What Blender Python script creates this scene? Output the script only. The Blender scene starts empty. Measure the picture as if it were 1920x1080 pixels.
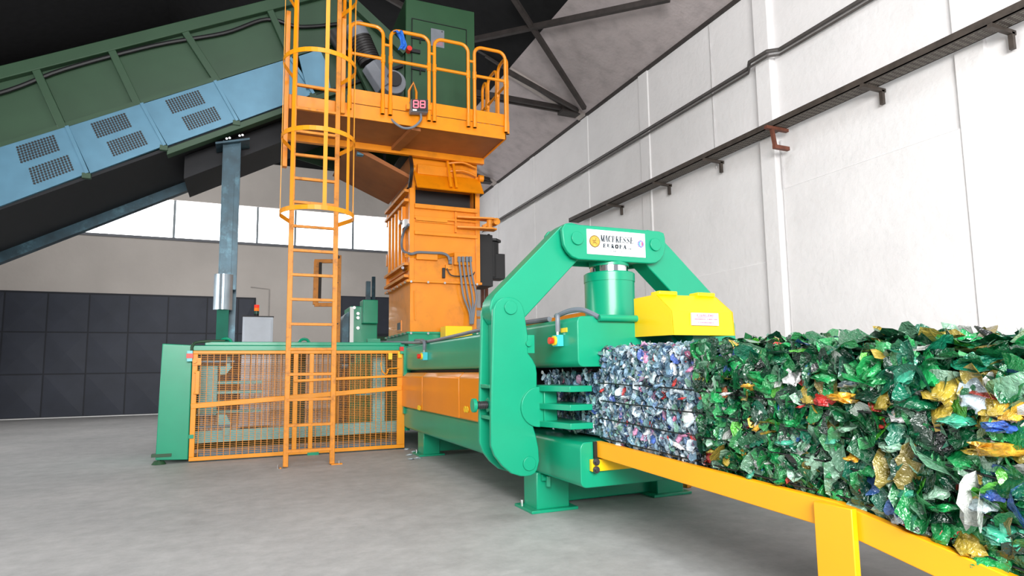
import bpy, math, random
import numpy as np
from mathutils import Vector, Matrix
random.seed(7); rng = np.random.default_rng(7)
scn = bpy.context.scene
COL = scn.collection

# ------------------------------------------------------------------ camera model (solved from vanishing points)
F, YAW, PIT, ROL, SX, SY = 1169.427, 0.41151623, 0.10642586, -0.01475694, 13.2548, 28.3408
EYE = np.array([0, 0, 1.2])
def _rot():
    c, s = math.cos, math.sin
    Rz = np.array([[c(YAW), -s(YAW), 0], [s(YAW), c(YAW), 0], [0, 0, 1]])
    B = np.array([[1, 0, 0], [0, 0, -1], [0, 1, 0]])
    Rx = np.array([[1, 0, 0], [0, c(PIT), s(PIT)], [0, -s(PIT), c(PIT)]])
    Rr = np.array([[c(ROL), -s(ROL), 0], [s(ROL), c(ROL), 0], [0, 0, 1]])
    return Rr @ Rx @ B @ Rz
RC = _rot()
def on(ax, v, px, py):
    """point of the plane ax=v that is seen at pixel px,py (used to take measurements off the photograph)"""
    d = RC.T @ np.array([(px - 960 - SX) / F, (py - 540 - SY) / F, 1.0])
    i = 'xyz'.index(ax); t = (v - EYE[i]) / d[i]
    return EYE + t * d
def rect(y, x0, y0, x1, y1):
    ym, xm = (y0 + y1) / 2, (x0 + x1) / 2
    return on('y', y, x0, ym)[0], on('y', y, x1, ym)[0], on('y', y, xm, y1)[2], on('y', y, xm, y0)[2]
def onY(y, px, py): return tuple(on('y', y, px, py))
def onX(x, px, py): return tuple(on('x', x, px, py))

# ------------------------------------------------------------------ materials
def lin(c): return tuple(((v / 255 + 0.055) / 1.055) ** 2.4 if v / 255 > 0.04045 else v / 255 / 12.92 for v in c)
def mat(name, c, rough=0.45, metal=0.0, var=0.08, scale=6.0, bump=0.0, bscale=40.0, coat=0.0, spec=0.5, dark=None, dscale=2.5, damt=0.0):
    m = bpy.data.materials.new(name); m.use_nodes = True
    nt = m.node_tree; b = nt.nodes['Principled BSDF']
    c = lin(c)
    tc = nt.nodes.new('ShaderNodeTexCoord'); n = nt.nodes.new('ShaderNodeTexNoise')
    n.inputs['Scale'].default_value = scale; n.inputs['Detail'].default_value = 6
    nt.links.new(tc.outputs['Object'], n.inputs['Vector'])
    r = nt.nodes.new('ShaderNodeValToRGB')
    r.color_ramp.elements[0].position = 0.3; r.color_ramp.elements[1].position = 0.7
    r.color_ramp.elements[0].color = tuple(max(0, v * (1 - var)) for v in c) + (1,)
    r.color_ramp.elements[1].color = tuple(min(1, v * (1 + var)) for v in c) + (1,)
    nt.links.new(n.outputs['Fac'], r.inputs['Fac'])
    src = r.outputs['Color']
    if dark is not None:
        n2 = nt.nodes.new('ShaderNodeTexNoise'); n2.inputs['Scale'].default_value = dscale; n2.inputs['Detail'].default_value = 10; n2.inputs['Roughness'].default_value = 0.7
        nt.links.new(tc.outputs['Object'], n2.inputs['Vector'])
        r2 = nt.nodes.new('ShaderNodeValToRGB'); r2.color_ramp.elements[0].position = 0.52; r2.color_ramp.elements[1].position = 0.72
        r2.color_ramp.elements[0].color = (0, 0, 0, 1); r2.color_ramp.elements[1].color = (damt,) * 3 + (1,)
        nt.links.new(n2.outputs['Fac'], r2.inputs['Fac'])
        mx = nt.nodes.new('ShaderNodeMix'); mx.data_type = 'RGBA'
        nt.links.new(r2.outputs['Color'], mx.inputs['Factor']); nt.links.new(src, mx.inputs[6]); mx.inputs[7].default_value = lin(dark) + (1,)
        src = mx.outputs[2]
    nt.links.new(src, b.inputs['Base Color'])
    b.inputs['Roughness'].default_value = rough; b.inputs['Metallic'].default_value = metal
    b.inputs['Specular IOR Level'].default_value = spec
    b.inputs['Coat Weight'].default_value = coat; b.inputs['Coat Roughness'].default_value = 0.08
    if bump:
        n3 = nt.nodes.new('ShaderNodeTexNoise'); n3.inputs['Scale'].default_value = bscale; n3.inputs['Detail'].default_value = 8
        nt.links.new(tc.outputs['Object'], n3.inputs['Vector'])
        bp = nt.nodes.new('ShaderNodeBump'); bp.inputs['Strength'].default_value = bump; bp.inputs['Distance'].default_value = 0.02
        nt.links.new(n3.outputs['Fac'], bp.inputs['Height']); nt.links.new(bp.outputs['Normal'], b.inputs['Normal'])
    return m
def emit(name, c, s):
    m = bpy.data.materials.new(name); m.use_nodes = True; nt = m.node_tree
    b = nt.nodes['Principled BSDF']; b.inputs['Base Color'].default_value = lin(c) + (1,)
    b.inputs['Emission Color'].default_value = lin(c) + (1,); b.inputs['Emission Strength'].default_value = s
    return m

GREEN = mat('press_green_paint', (6, 150, 112), 0.33, var=0.05, scale=3, coat=0.12)
GREENB = mat('press_green_front', (6, 152, 115), 0.36, var=0.05, scale=2, coat=0.1)
TEAL = mat('teal_paint', (120, 205, 210), 0.4, var=0.06)
DIMGREEN = mat('dimmed_green', (18, 98, 80), 0.6, var=0.1, spec=0.2)  # shaded copy of the press green, dimmed against strong light on the post leg
MESHW = mat('mesh_wire', (205, 128, 22), 0.5, var=0.08)
CYAN = mat('switchbox_blue', (60, 185, 195), 0.4, var=0.03)
ORANGE = mat('orange_paint', (228, 136, 8), 0.33, var=0.06, scale=4, coat=0.15, dark=(120, 70, 20), dscale=3.0, damt=0.35)
ORANGEC = mat('cover_orange', (236, 138, 8), 0.30, var=0.03, scale=2, coat=0.2)
YELLOW = mat('hood_yellow', (255, 205, 8), 0.35, var=0.02, scale=2)
RAILY = mat('chute_yellow', (248, 168, 6), 0.4, var=0.03, scale=2)
FENCEY = mat('fence_yellow', (236, 150, 12), 0.42, var=0.06, scale=5)
WORN = mat('worn_orange', (216, 134, 22), 0.5, var=0.12, scale=9, dark=(90, 60, 35), dscale=8, damt=0.7)
BROWN = mat('underside_shade_brown', (150, 88, 40), 0.6, var=0.12, scale=4)  # shade under the platform painted in, browner than its orange paint
CONV = mat('conveyor_green', (43, 72, 49), 0.5, var=0.08, scale=3)
CONVD = mat('housing_green', (40, 78, 49), 0.5, var=0.08, scale=3)
GALV = mat('galvanised_blue', (90, 134, 158), 0.38, metal=0.25, var=0.07, scale=5)
STEEL = mat('post_steel', (40, 66, 78), 0.4, metal=0.35, var=0.4, scale=4, dark=(96, 140, 156), dscale=3.5, damt=0.5)
CHROME = mat('chrome', (225, 225, 228), 0.08, metal=1.0, var=0.02)
DKSTEEL = mat('dark_steel', (52, 50, 50), 0.5, metal=0.3, var=0.2)
TRAY = mat('tray_rusty_steel', (74, 66, 60), 0.6, metal=0.2, var=0.3, scale=8)
RUST = mat('rust_brown', (110, 62, 45), 0.7, var=0.3, scale=8)
BLACK = mat('black_rubber', (22, 22, 24), 0.5, var=0.1)
BELLY = mat('belly_shade', (24, 25, 30), 0.7, var=0.1)  # shade below the conveyor put into a near-black colour
GREYH = mat('grey_hose', (105, 112, 122), 0.45, var=0.05)
GREYM = mat('motor_grey', (118, 122, 130), 0.5, var=0.1)
BOLT = mat('bolt_zinc', (190, 190, 190), 0.3, metal=0.9, var=0.1)
BOLTD = mat('bolt_dark', (95, 92, 95), 0.35, metal=0.8, var=0.1)
RED = mat('red_plastic', (215, 45, 30), 0.35, var=0.03)
YEL = mat('yellow_plastic', (235, 200, 40), 0.4, var=0.03)
WHITEP = mat('white_plate', (245, 250, 250), 0.35, var=0.01)
GREYP = mat('grey_plate', (205, 200, 218), 0.4, var=0.04)
INK = mat('ink_dark', (28, 42, 58), 0.5, var=0.02)
INKR = mat('ink_red', (200, 60, 90), 0.5, var=0.02)
GOLD = mat('gold_emblem', (205, 165, 70), 0.4, metal=0.2, var=0.25, scale=60)
GOLDD = mat('gold_dark', (120, 92, 40), 0.5, var=0.1)
BLUEI = mat('emblem_blue', (88, 80, 205), 0.4, var=0.02)
GRNI = mat('emblem_green', (80, 205, 190), 0.4, var=0.02)
REDI = mat('emblem_red', (232, 85, 105), 0.4, var=0.02)
CABGREY = mat('cabinet_grey', (222, 230, 242), 0.45, var=0.03)
BLUE = mat('blue_cloth', (35, 105, 195), 0.8, var=0.1)
WIRE = mat('baling_wire', (20, 24, 24), 0.45, metal=0.4, var=0.1)
DOORM = mat('door_dark_steel', (50, 55, 68), 0.55, var=0.12, scale=2)
DOORF = mat('door_frame_dark', (34, 37, 46), 0.6, var=0.1)
TRUSS = mat('truss_steel', (58, 52, 50), 0.7, var=0.25, scale=6)
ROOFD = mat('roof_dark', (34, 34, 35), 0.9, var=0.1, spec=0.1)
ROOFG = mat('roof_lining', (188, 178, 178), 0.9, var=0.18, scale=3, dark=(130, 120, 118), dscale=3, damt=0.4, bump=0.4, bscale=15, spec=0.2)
WALLR = mat('wall_white_plaster', (238, 236, 236), 0.85, var=0.035, scale=1.2, bump=0.5, bscale=9, dark=(205, 202, 200), dscale=2.2, damt=0.15, spec=0.25)
WALLB = mat('wall_grey_plaster', (205, 198, 192), 0.9, var=0.06, scale=0.8, bump=0.3, bscale=6, spec=0.2)
LEDM = emit('led_red', (255, 90, 105), 1.6)
LAMPR = emit('lamp_red', (230, 50, 30), 0.7)
LAMPO = emit('lamp_orange', (250, 120, 20), 0.5)
LAMPG = mat('lamp_green', (30, 90, 70), 0.3)
GLASSW = emit('window_daylight', (250, 252, 255), 5.0)

def floor_mat():
    m = bpy.data.materials.new('concrete_floor'); m.use_nodes = True; nt = m.node_tree; b = nt.nodes['Principled BSDF']
    tc = nt.nodes.new('ShaderNodeTexCoord')
    def noise(scale, det, stretch=None, rough=0.6):
        n = nt.nodes.new('ShaderNodeTexNoise'); n.inputs['Scale'].default_value = scale; n.inputs['Detail'].default_value = det; n.inputs['Roughness'].default_value = rough
        if stretch:
            mp = nt.nodes.new('ShaderNodeMapping'); mp.inputs['Scale'].default_value = stretch
            mp.inputs['Rotation'].default_value = (0, 0, 0.5)
            nt.links.new(tc.outputs['Object'], mp.inputs['Vector']); nt.links.new(mp.outputs['Vector'], n.inputs['Vector'])
        else: nt.links.new(tc.outputs['Object'], n.inputs['Vector'])
        return n.outputs['Fac']
    def ramp(f, p0, c0, p1, c1):
        r = nt.nodes.new('ShaderNodeValToRGB'); e = r.color_ramp.elements
        e[0].position = p0; e[0].color = c0 + (1,); e[1].position = p1; e[1].color = c1 + (1,)
        nt.links.new(f, r.inputs['Fac']); return r.outputs['Color']
    base = ramp(noise(0.5, 8), 0.3, lin((160, 160, 160)), 0.7, lin((184, 183, 182)))
    fine = ramp(noise(5, 10, rough=0.75), 0.33, (0.80,) * 3, 0.65, (1.06,) * 3)
    mx = nt.nodes.new('ShaderNodeMix'); mx.data_type = 'RGBA'; mx.blend_type = 'MULTIPLY'; mx.inputs['Factor'].default_value = 1
    nt.links.new(base, mx.inputs[6]); nt.links.new(fine, mx.inputs[7])
    scuff = ramp(noise(1.1, 12, (0.7, 4.0, 1), 0.72), 0.62, (0, 0, 0), 0.78, (0.55,) * 3)
    m2 = nt.nodes.new('ShaderNodeMix'); m2.data_type = 'RGBA'
    nt.links.new(scuff, m2.inputs['Factor']); nt.links.new(mx.outputs[2], m2.inputs[6]); m2.inputs[7].default_value = lin((215, 214, 213)) + (1,)
    nt.links.new(m2.outputs[2], b.inputs['Base Color'])
    b.inputs['Roughness'].default_value = 0.6; b.inputs['Specular IOR Level'].default_value = 0.35
    bp = nt.nodes.new('ShaderNodeBump'); bp.inputs['Strength'].default_value = 0.15; bp.inputs['Distance'].default_value = 0.01
    nt.links.new(noise(18, 8), bp.inputs['Height']); nt.links.new(bp.outputs['Normal'], b.inputs['Normal'])
    return m
FLOORM = floor_mat()

def flake_mat(name, rough, bscale, bstr, metal=0.0, fixed=None):
    m = bpy.data.materials.new(name); m.use_nodes = True; nt = m.node_tree; b = nt.nodes['Principled BSDF']
    tc = nt.nodes.new('ShaderNodeTexCoord')
    if fixed is None:
        a = nt.nodes.new('ShaderNodeAttribute'); a.attribute_name = 'Col'; src = a.outputs['Color']
        nt.links.new(src, b.inputs['Base Color'])
    else:
        n0 = nt.nodes.new('ShaderNodeTexNoise'); n0.inputs['Scale'].default_value = 22; nt.links.new(tc.outputs['Object'], n0.inputs['Vector'])
        r0 = nt.nodes.new('ShaderNodeValToRGB'); c = lin(fixed); e = r0.color_ramp.elements
        e[0].position = 0.35; e[0].color = tuple(v * 0.55 for v in c) + (1,); e[1].position = 0.65; e[1].color = tuple(min(1, v * 1.25) for v in c) + (1,)
        nt.links.new(n0.outputs['Fac'], r0.inputs['Fac']); nt.links.new(r0.outputs['Color'], b.inputs['Base Color'])
    b.inputs['Roughness'].default_value = rough; b.inputs['Metallic'].default_value = metal
    b.inputs['Specular IOR Level'].default_value = 0.8
    b.inputs['Coat Weight'].default_value = 0.6; b.inputs['Coat Roughness'].default_value = 0.1
    n = nt.nodes.new('ShaderNodeTexNoise'); n.inputs['Scale'].default_value = bscale; n.inputs['Detail'].default_value = 4; n.inputs['Distortion'].default_value = 0.8
    nt.links.new(tc.outputs['Object'], n.inputs['Vector'])
    bp = nt.nodes.new('ShaderNodeBump'); bp.inputs['Strength'].default_value = bstr; bp.inputs['Distance'].default_value = 0.02
    nt.links.new(n.outputs['Fac'], bp.inputs['Height']); nt.links.new(bp.outputs['Normal'], b.inputs['Normal'])
    if 'Coat Normal' in b.inputs: nt.links.new(bp.outputs['Normal'], b.inputs['Coat Normal'])
    return m
FLAKE = flake_mat('crushed_plastic', 0.13, 38, 0.8, metal=0.15)

# ------------------------------------------------------------------ mesh builder
class MB:
    def __init__(s): s.v = []; s.f = []; s.m = []
    def add(s, vs, fs, mi=0):
        o = len(s.v); s.v += [tuple(map(float, p)) for p in vs]; s.f += [tuple(i + o for i in f) for f in fs]; s.m += [mi] * len(fs); return s
    def box(s, x0, x1, y0, y1, z0, z1, mi=0):
        if x0 > x1: x0, x1 = x1, x0
        if y0 > y1: y0, y1 = y1, y0
        if z0 > z1: z0, z1 = z1, z0
        v = [(x0, y0, z0), (x1, y0, z0), (x1, y1, z0), (x0, y1, z0), (x0, y0, z1), (x1, y0, z1), (x1, y1, z1), (x0, y1, z1)]
        return s.add(v, [(0, 3, 2, 1), (4, 5, 6, 7), (0, 1, 5, 4), (1, 2, 6, 5), (2, 3, 7, 6), (3, 0, 4, 7)], mi)
    def bar(s, p, q, w, h, up=(0, 0, 1), mi=0):
        p, q = Vector(p), Vector(q); d = (q - p).normalized(); u = Vector(up)
        if abs(d.dot(u)) > 0.99: u = Vector((0, 1, 0))
        a = d.cross(u).normalized() * (w / 2); b = a.cross(d).normalized() * (h / 2)
        v = [p - a - b, p + a - b, p + a + b, p - a + b, q - a - b, q + a - b, q + a + b, q - a + b]
        return s.add(v, [(0, 1, 2, 3), (7, 6, 5, 4), (0, 4, 5, 1), (1, 5, 6, 2), (2, 6, 7, 3), (3, 7, 4, 0)], mi)
    def cyl(s, p, q, r, n=20, r2=None, mi=0, cap=True):
        p, q = Vector(p), Vector(q); d = (q - p).normalized(); r2 = r if r2 is None else r2
        u = d.orthogonal().normalized(); w = d.cross(u)
        v = []
        for c, rr in ((p, r), (q, r2)):
            for i in range(n):
                a = 2 * math.pi * i / n; v.append(c + u * (math.cos(a) * rr) + w * (math.sin(a) * rr))
        f = [(i, (i + 1) % n, n + (i + 1) % n, n + i) for i in range(n)]
        if cap: f += [tuple(range(n - 1, -1, -1)), tuple(range(n, 2 * n))]
        return s.add(v, f, mi)
    def lathe(s, c, prof, n=40, mi=0):
        v = []; k = len(prof)
        for r, z in prof:
            for i in range(n):
                a = 2 * math.pi * i / n; v.append((c[0] + r * math.cos(a), c[1] + r * math.sin(a), c[2] + z))
        f = [(j * n + i, j * n + (i + 1) % n, (j + 1) * n + (i + 1) % n, (j + 1) * n + i) for j in range(k - 1) for i in range(n)]
        f += [tuple(range(n - 1, -1, -1)), tuple(range((k - 1) * n, k * n))]
        return s.add(v, f, mi)
    def prism(s, pts, ax, a, b, mi=0):
        """polygon extruded along an axis; pts are the other two coordinates in x,y,z order"""
        n = len(pts)
        def P(p, t):
            return {'x': (t, p[0], p[1]), 'y': (p[0], t, p[1]), 'z': (p[0], p[1], t)}[ax]
        area = sum(pts[i][0] * pts[(i + 1) % n][1] - pts[(i + 1) % n][0] * pts[i][1] for i in range(n))
        if (area < 0) != (ax == 'y'): pts = pts[::-1]
        if a > b: a, b = b, a
        v = [P(p, a) for p in pts] + [P(p, b) for p in pts]
        f = [tuple(range(n - 1, -1, -1)), tuple(range(n, 2 * n))] + [(i, (i + 1) % n, n + (i + 1) % n, n + i) for i in range(n)]
        return s.add(v, f, mi)
    def tube(s, path, r, n=8, mi=0, closed=False):
        P = [Vector(p) for p in path]; k = len(P); v = []; u = None
        for i in range(k):
            if closed: d = P[(i + 1) % k] - P[i - 1]
            else: d = P[min(i + 1, k - 1)] - P[max(i - 1, 0)]
            d.normalize()
            u = d.orthogonal().normalized() if u is None else (u - d * u.dot(d)).normalized()
            w = d.cross(u)
            for j in range(n):
                a = 2 * math.pi * j / n; v.append(P[i] + u * (math.cos(a) * r) + w * (math.sin(a) * r))
        K = k if closed else k - 1
        f = [(i * n + j, i * n + (j + 1) % n, ((i + 1) % k) * n + (j + 1) % n, ((i + 1) % k) * n + j) for i in range(K) for j in range(n)]
        if not closed: f += [tuple(range(n - 1, -1, -1)), tuple(range((k - 1) * n, k * n))]
        return s.add(v, f, mi)
    def build(s, name, mats, parent=None, bevel=0.0, smooth=True, seg=2):
        if not isinstance(mats, (list, tuple)): mats = [mats]
        loc = Vector((0, 0, 0)); p = parent
        while p is not None: loc += p.location; p = p.parent
        V = [(a - loc.x, b - loc.y, c - loc.z) for a, b, c in s.v]
        me = bpy.data.meshes.new(name); me.from_pydata(V, [], s.f)
        for m in mats: me.materials.append(m)
        me.polygons.foreach_set('material_index', s.m)
        if smooth:
            me.polygons.foreach_set('use_smooth', [True] * len(s.f)); me.set_sharp_from_angle(angle=math.radians(32))
        me.update()
        o = bpy.data.objects.new(name, me); COL.objects.link(o); o.parent = parent
        if bevel:
            b = o.modifiers.new('edge', 'BEVEL'); b.width = bevel; b.segments = seg; b.limit_method = 'ANGLE'; b.angle_limit = math.radians(35)
        return o
def smoothpath(pts, k=6):
    P = [Vector(p) for p in pts]; out = []
    for i in range(len(P) - 1):
        p0, p1, p2, p3 = P[max(i - 1, 0)], P[i], P[i + 1], P[min(i + 2, len(P) - 1)]
        for j in range(k):
            t = j / k
            out.append(0.5 * ((2 * p1) + (p2 - p0) * t + (2 * p0 - 5 * p1 + 4 * p2 - p3) * t * t + (3 * p1 - p0 - 3 * p2 + p3) * t ** 3))
    out.append(P[-1]); return out
def thing(name, label, cat, loc=(0, 0, 0), group=None):
    o = bpy.data.objects.new(name, None); COL.objects.link(o); o.location = loc; o.empty_display_size = 0.1
    o['label'] = label; o['category'] = cat
    if group: o['group'] = group
    return o
def tag(o, label, cat, group=None, kind=None):
    o['label'] = label; o['category'] = cat
    if group: o['group'] = group
    if kind: o['kind'] = kind
    return o
def struct(o, label=None):
    o['kind'] = 'structure'
    if label: o['label'] = label
    return o

# ------------------------------------------------------------------ the hall
WX, BY = 8.0, 22.3
struct(MB().box(-12, WX + 0.3, -7, BY + 0.3, -0.2, 0).build('floor', FLOORM, smooth=False), 'grey worn concrete hall floor')
w = MB(); w.box(WX, WX + 0.3, -7, BY + 0.3, 0, 7.82)
wall_r = struct(w.build('wall_right', WALLR, smooth=False), 'white plastered side wall with pilasters')
k = 0
for y0, y1, d in ((13.65, 14.02, 0.025), (10.98, 11.33, 0.03), (7.44, 7.76, 0.11), (4.25, 4.6, 0.05), (1.0, 1.4, 0.05), (20.0, 20.4, 0.03), (17.0, 17.3, 0.02)):
    k += 1
    struct(MB().box(WX - d, WX + 0.01, y0, y1, 0, 7.8).build('trim_%d' % k, WALLR, bevel=0.012), 'white plaster pilaster on the side wall')
# lower plinth of the wall stands a little proud (its ledge is the crack line)
w = MB(); w.box(WX - 0.03, WX + 0.01, -2.0, 7.5, 0, 4.08); w.box(WX - 0.015, WX + 0.01, 7.7, 13.7, 0, 2.95)
k += 1; struct(w.build('trim_%d' % k, WALLR, bevel=0.01), 'thicker lower plaster coat of the side wall')
# vertical rain pipe groove / conduit lines
k += 1; struct(MB().cyl((WX - 0.02, 8.93, 4.9), (WX - 0.02, 8.93, 7.75), 0.014, 8).cyl((WX - 0.03, 7.38, 0), (WX - 0.03, 7.38, 4.9), 0.014, 8).cyl((WX - 0.03, 11.0, 0), (WX - 0.03, 11.0, 5.6), 0.016, 8).build('trim_%d' % k, mat('conduit_grey', (205, 203, 203), 0.6)), 'thin conduits up the side wall')
# dark top plate of the wall, its colour drawing the shadow line under the roof
k += 1; struct(MB().box(WX - 0.06, WX + 0.02, -6, BY, 7.78, 7.86).build('trim_%d' % k, TRUSS, bevel=0.01), 'dark wall plate drawing the shadow line under the roof')
# wall pipe with a step over the pilaster
zp = 6.42
path = [(WX - 0.075, 21.5, zp), (WX - 0.075, 7.95, zp - 0.02), (WX - 0.19, 7.8, zp + 0.0), (WX - 0.19, 7.4, zp + 0.0), (WX - 0.075, 7.25, zp - 0.02), (WX - 0.075, -4, zp - 0.05)]
struct(MB().tube(path, 0.035, 8).tube([(a, b, c - 0.09) for a, b, c in path], 0.02, 8).build('trim_20', mat('wall_pipe', (88, 84, 82), 0.5, metal=0.3, var=0.15)), 'dark pipe pair running along the white wall')

struct(MB().box(-12.3, -12, -7, BY + 0.3, 0, 8.4).build('wall_left', WALLB, smooth=False), 'grey plastered far side wall')
# back wall with window band and two door openings
zt = 8.3
wz0, wz1 = 5.52, 6.78; wxl, wxr = -8.2, 6.2
d1 = (-9.0, 0.22, 3.70); d2 = (2.95, 6.0, 3.85)
w = MB()
w.box(-12, wxl, BY, BY + 0.3, 0, zt) if wxl > -12 else None
w.box(wxl, wxr, BY, BY + 0.3, wz1, zt); w.box(wxr, WX, BY, BY + 0.3, wz0, zt)
w.box(wxl, WX, BY, BY + 0.3, 3.86, wz0); w.box(wxl, d2[0], BY, BY + 0.3, 3.70, 3.86)
w.box(d1[1], d2[0], BY, BY + 0.3, 0, 3.70); w.box(d2[1], WX, BY, BY + 0.3, 0, 3.86)
struct(w.build('wall_back', WALLB, smooth=False), 'grey plastered end wall')
struct(MB().box(wxl, wxr, BY - 0.05, BY + 0.1, wz0 - 0.06, wz0 + 0.02).build('trim_21', mat('sill_grey', (120, 122, 128), 0.7)), 'grey sill under the window band')
struct(MB().tube([(0.05, BY - 0.02, 4.05), (0.62, BY - 0.02, 4.0), (0.62, BY - 0.02, 1.2)], 0.018, 6).build('trim_22', mat('conduit_beige', (178, 172, 168), 0.7)), 'thin conduit on the end wall')
edges = [wxl, -5.2, -2.26, 0.2, 1.40, 3.34, wxr]
for i in range(len(edges) - 1):
    a, b = edges[i], edges[i + 1]
    g = MB().box(a + 0.02, b - 0.02, BY + 0.12, BY + 0.14, wz0 + 0.02, wz1)
    g.box(a, a + 0.035, BY + 0.05, BY + 0.16, wz0, wz1, 1); g.box(b - 0.035, b, BY + 0.05, BY + 0.16, wz0, wz1, 1)
    struct(g.build('window_%d' % (i + 1), [GLASSW, mat('mullion', (150, 160, 165), 0.6)], smooth=False), 'bright daylit window pane of the end wall')
# panelled sliding door
d = MB(); px = [-6.9, -6.45, -5.42, -4.39, -3.36, -2.31, -1.21, -0.3, 0.20]; pz = [0.02, 1.27, 2.5, 3.66]
d.box(-9.0, 0.22, BY - 0.02, BY + 0.06, 0.02, 3.70, 1)
for i in range(len(px) - 1):
    for j in range(3):
        x0, x1, z0, z1 = px[i] + 0.02, px[i + 1] - 0.02, pz[j] + 0.02, pz[j + 1] - 0.02
        c = ((x0 + x1) / 2, BY - 0.065, (z0 + z1) / 2); y = BY - 0.035
        d.add([(x0, y, z0), (x1, y, z0), (x1, y, z1), (x0, y, z1), c], [(0, 1, 4), (1, 2, 4), (2, 3, 4), (3, 0, 4)], 0)
struct(d.build('door_1', [DOORM, DOORF], smooth=False), 'dark sliding door of pressed steel panels')
struct(MB().box(-9, -0.6, BY - 0.14, BY - 0.02, 0.0, 0.025).build('trim_23', mat('slit_white', (235, 235, 235), 0.5)), 'pale strip painted for the light slit under the dark door')  # white strip stands in for daylight showing through the gap below the door
d = MB(); d.box(2.95, 6.0, BY + 0.05, BY + 0.12, 0, 2.45, 1); d.box(2.95, 6.0, BY + 0.05, BY + 0.12, 2.45, 2.55, 2); d.box(2.95, 6.0, BY + 0.06, BY + 0.1, 2.55, 3.86, 0); d.box(4.0, 4.12, BY + 0.0, BY + 0.1, 0, 3.86, 2)
struct(d.build('door_2', [DOORM, CONVD, DOORF], smooth=False), 'dark upper and green lower double door behind the tower')

# pitched roof: pale lining near the wall, dark beyond
pitch = 0.42
def roof_z(x): return 7.82 + (WX - x) * pitch
def onroof(px, py, k=0.975):
    d = RC.T @ np.array([(px - 960 - SX) / F, (py - 540 - SY) / F, 1.0]); t = (7.82 + WX * pitch - EYE[2]) / (d[2] + pitch * d[0]); return tuple(EYE + d * t * k)
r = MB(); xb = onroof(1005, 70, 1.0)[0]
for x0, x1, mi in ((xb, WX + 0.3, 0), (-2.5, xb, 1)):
    r.add([(x0, -7, roof_z(x0)), (x1, -7, roof_z(x1)), (x1, BY + 0.3, roof_z(x1)), (x0, BY + 0.3, roof_z(x0)),
           (x0, -7, roof_z(x0) + 0.15), (x1, -7, roof_z(x1) + 0.15), (x1, BY + 0.3, roof_z(x1) + 0.15), (x0, BY + 0.3, roof_z(x0) + 0.15)],
          [(0, 3, 2, 1), (4, 5, 6, 7), (0, 1, 5, 4), (1, 2, 6, 5), (2, 3, 7, 6), (3, 0, 4, 7)], mi)
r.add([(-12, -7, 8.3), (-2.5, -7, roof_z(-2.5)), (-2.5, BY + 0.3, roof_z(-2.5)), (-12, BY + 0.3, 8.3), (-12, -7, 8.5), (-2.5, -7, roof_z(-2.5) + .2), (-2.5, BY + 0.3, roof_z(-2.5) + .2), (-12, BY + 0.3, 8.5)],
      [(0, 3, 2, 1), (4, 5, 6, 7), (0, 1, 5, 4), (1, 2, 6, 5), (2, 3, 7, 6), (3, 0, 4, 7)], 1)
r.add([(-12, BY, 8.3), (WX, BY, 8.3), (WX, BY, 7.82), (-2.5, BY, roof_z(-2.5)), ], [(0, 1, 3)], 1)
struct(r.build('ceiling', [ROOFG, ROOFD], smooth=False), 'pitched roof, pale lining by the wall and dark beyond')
for i, y in enumerate((13.85, 20.2, 7.5, 1.2)):   # ribs on the lining
    struct(MB().bar((WX - 0.05, y, roof_z(WX - 0.05) - 0.03), (xb, y, roof_z(xb) - 0.03), 0.34, 0.06).build('trim_%d' % (24 + i), mat('lining_rib_%d' % i, (175, 165, 160), 0.9)), 'pale rib of the roof lining')
for i, y in enumerate((13.82, 20.2)):
    t = MB(); z0 = 7.95
    t.bar((WX - 0.1, y, z0), (2.0, y, z0 + 0.05), 0.08, 0.12); t.bar((WX - 0.1, y + 0.15, z0), (2.0, y + 0.15, z0 + 0.05), 0.05, 0.12)
    t.bar((WX - 0.5, y, z0 + 0.05), (xb - 0.6, y, roof_z(xb - 0.6)), 0.07, 0.1)
    t.bar((WX - 0.1, y, z0 - 0.02), (WX - 3.0, y - 1.9, z0 - 0.3), 0.07, 0.1)
    t.box(WX - 0.7, WX, y - 0.1, y + 0.2, z0 - 0.12, z0 + 0.2)
    t.bar((WX - 0.3, y, z0 + 0.2), (2.0, y, roof_z(2.0) - 0.12), 0.08, 0.14)
    struct(t.build('beam_truss', TRUSS), 'dark steel roof truss meeting the side wall')
t = MB(); t.bar(onroof(1255, -3), onroof(885, 75), 0.1, 0.11); t.bar(onroof(1096, 203), onroof(962, -5), 0.1, 0.1)
struct(t.build('beam_brace', TRUSS), 'dark diagonal bracing bars under the roof')

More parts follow.
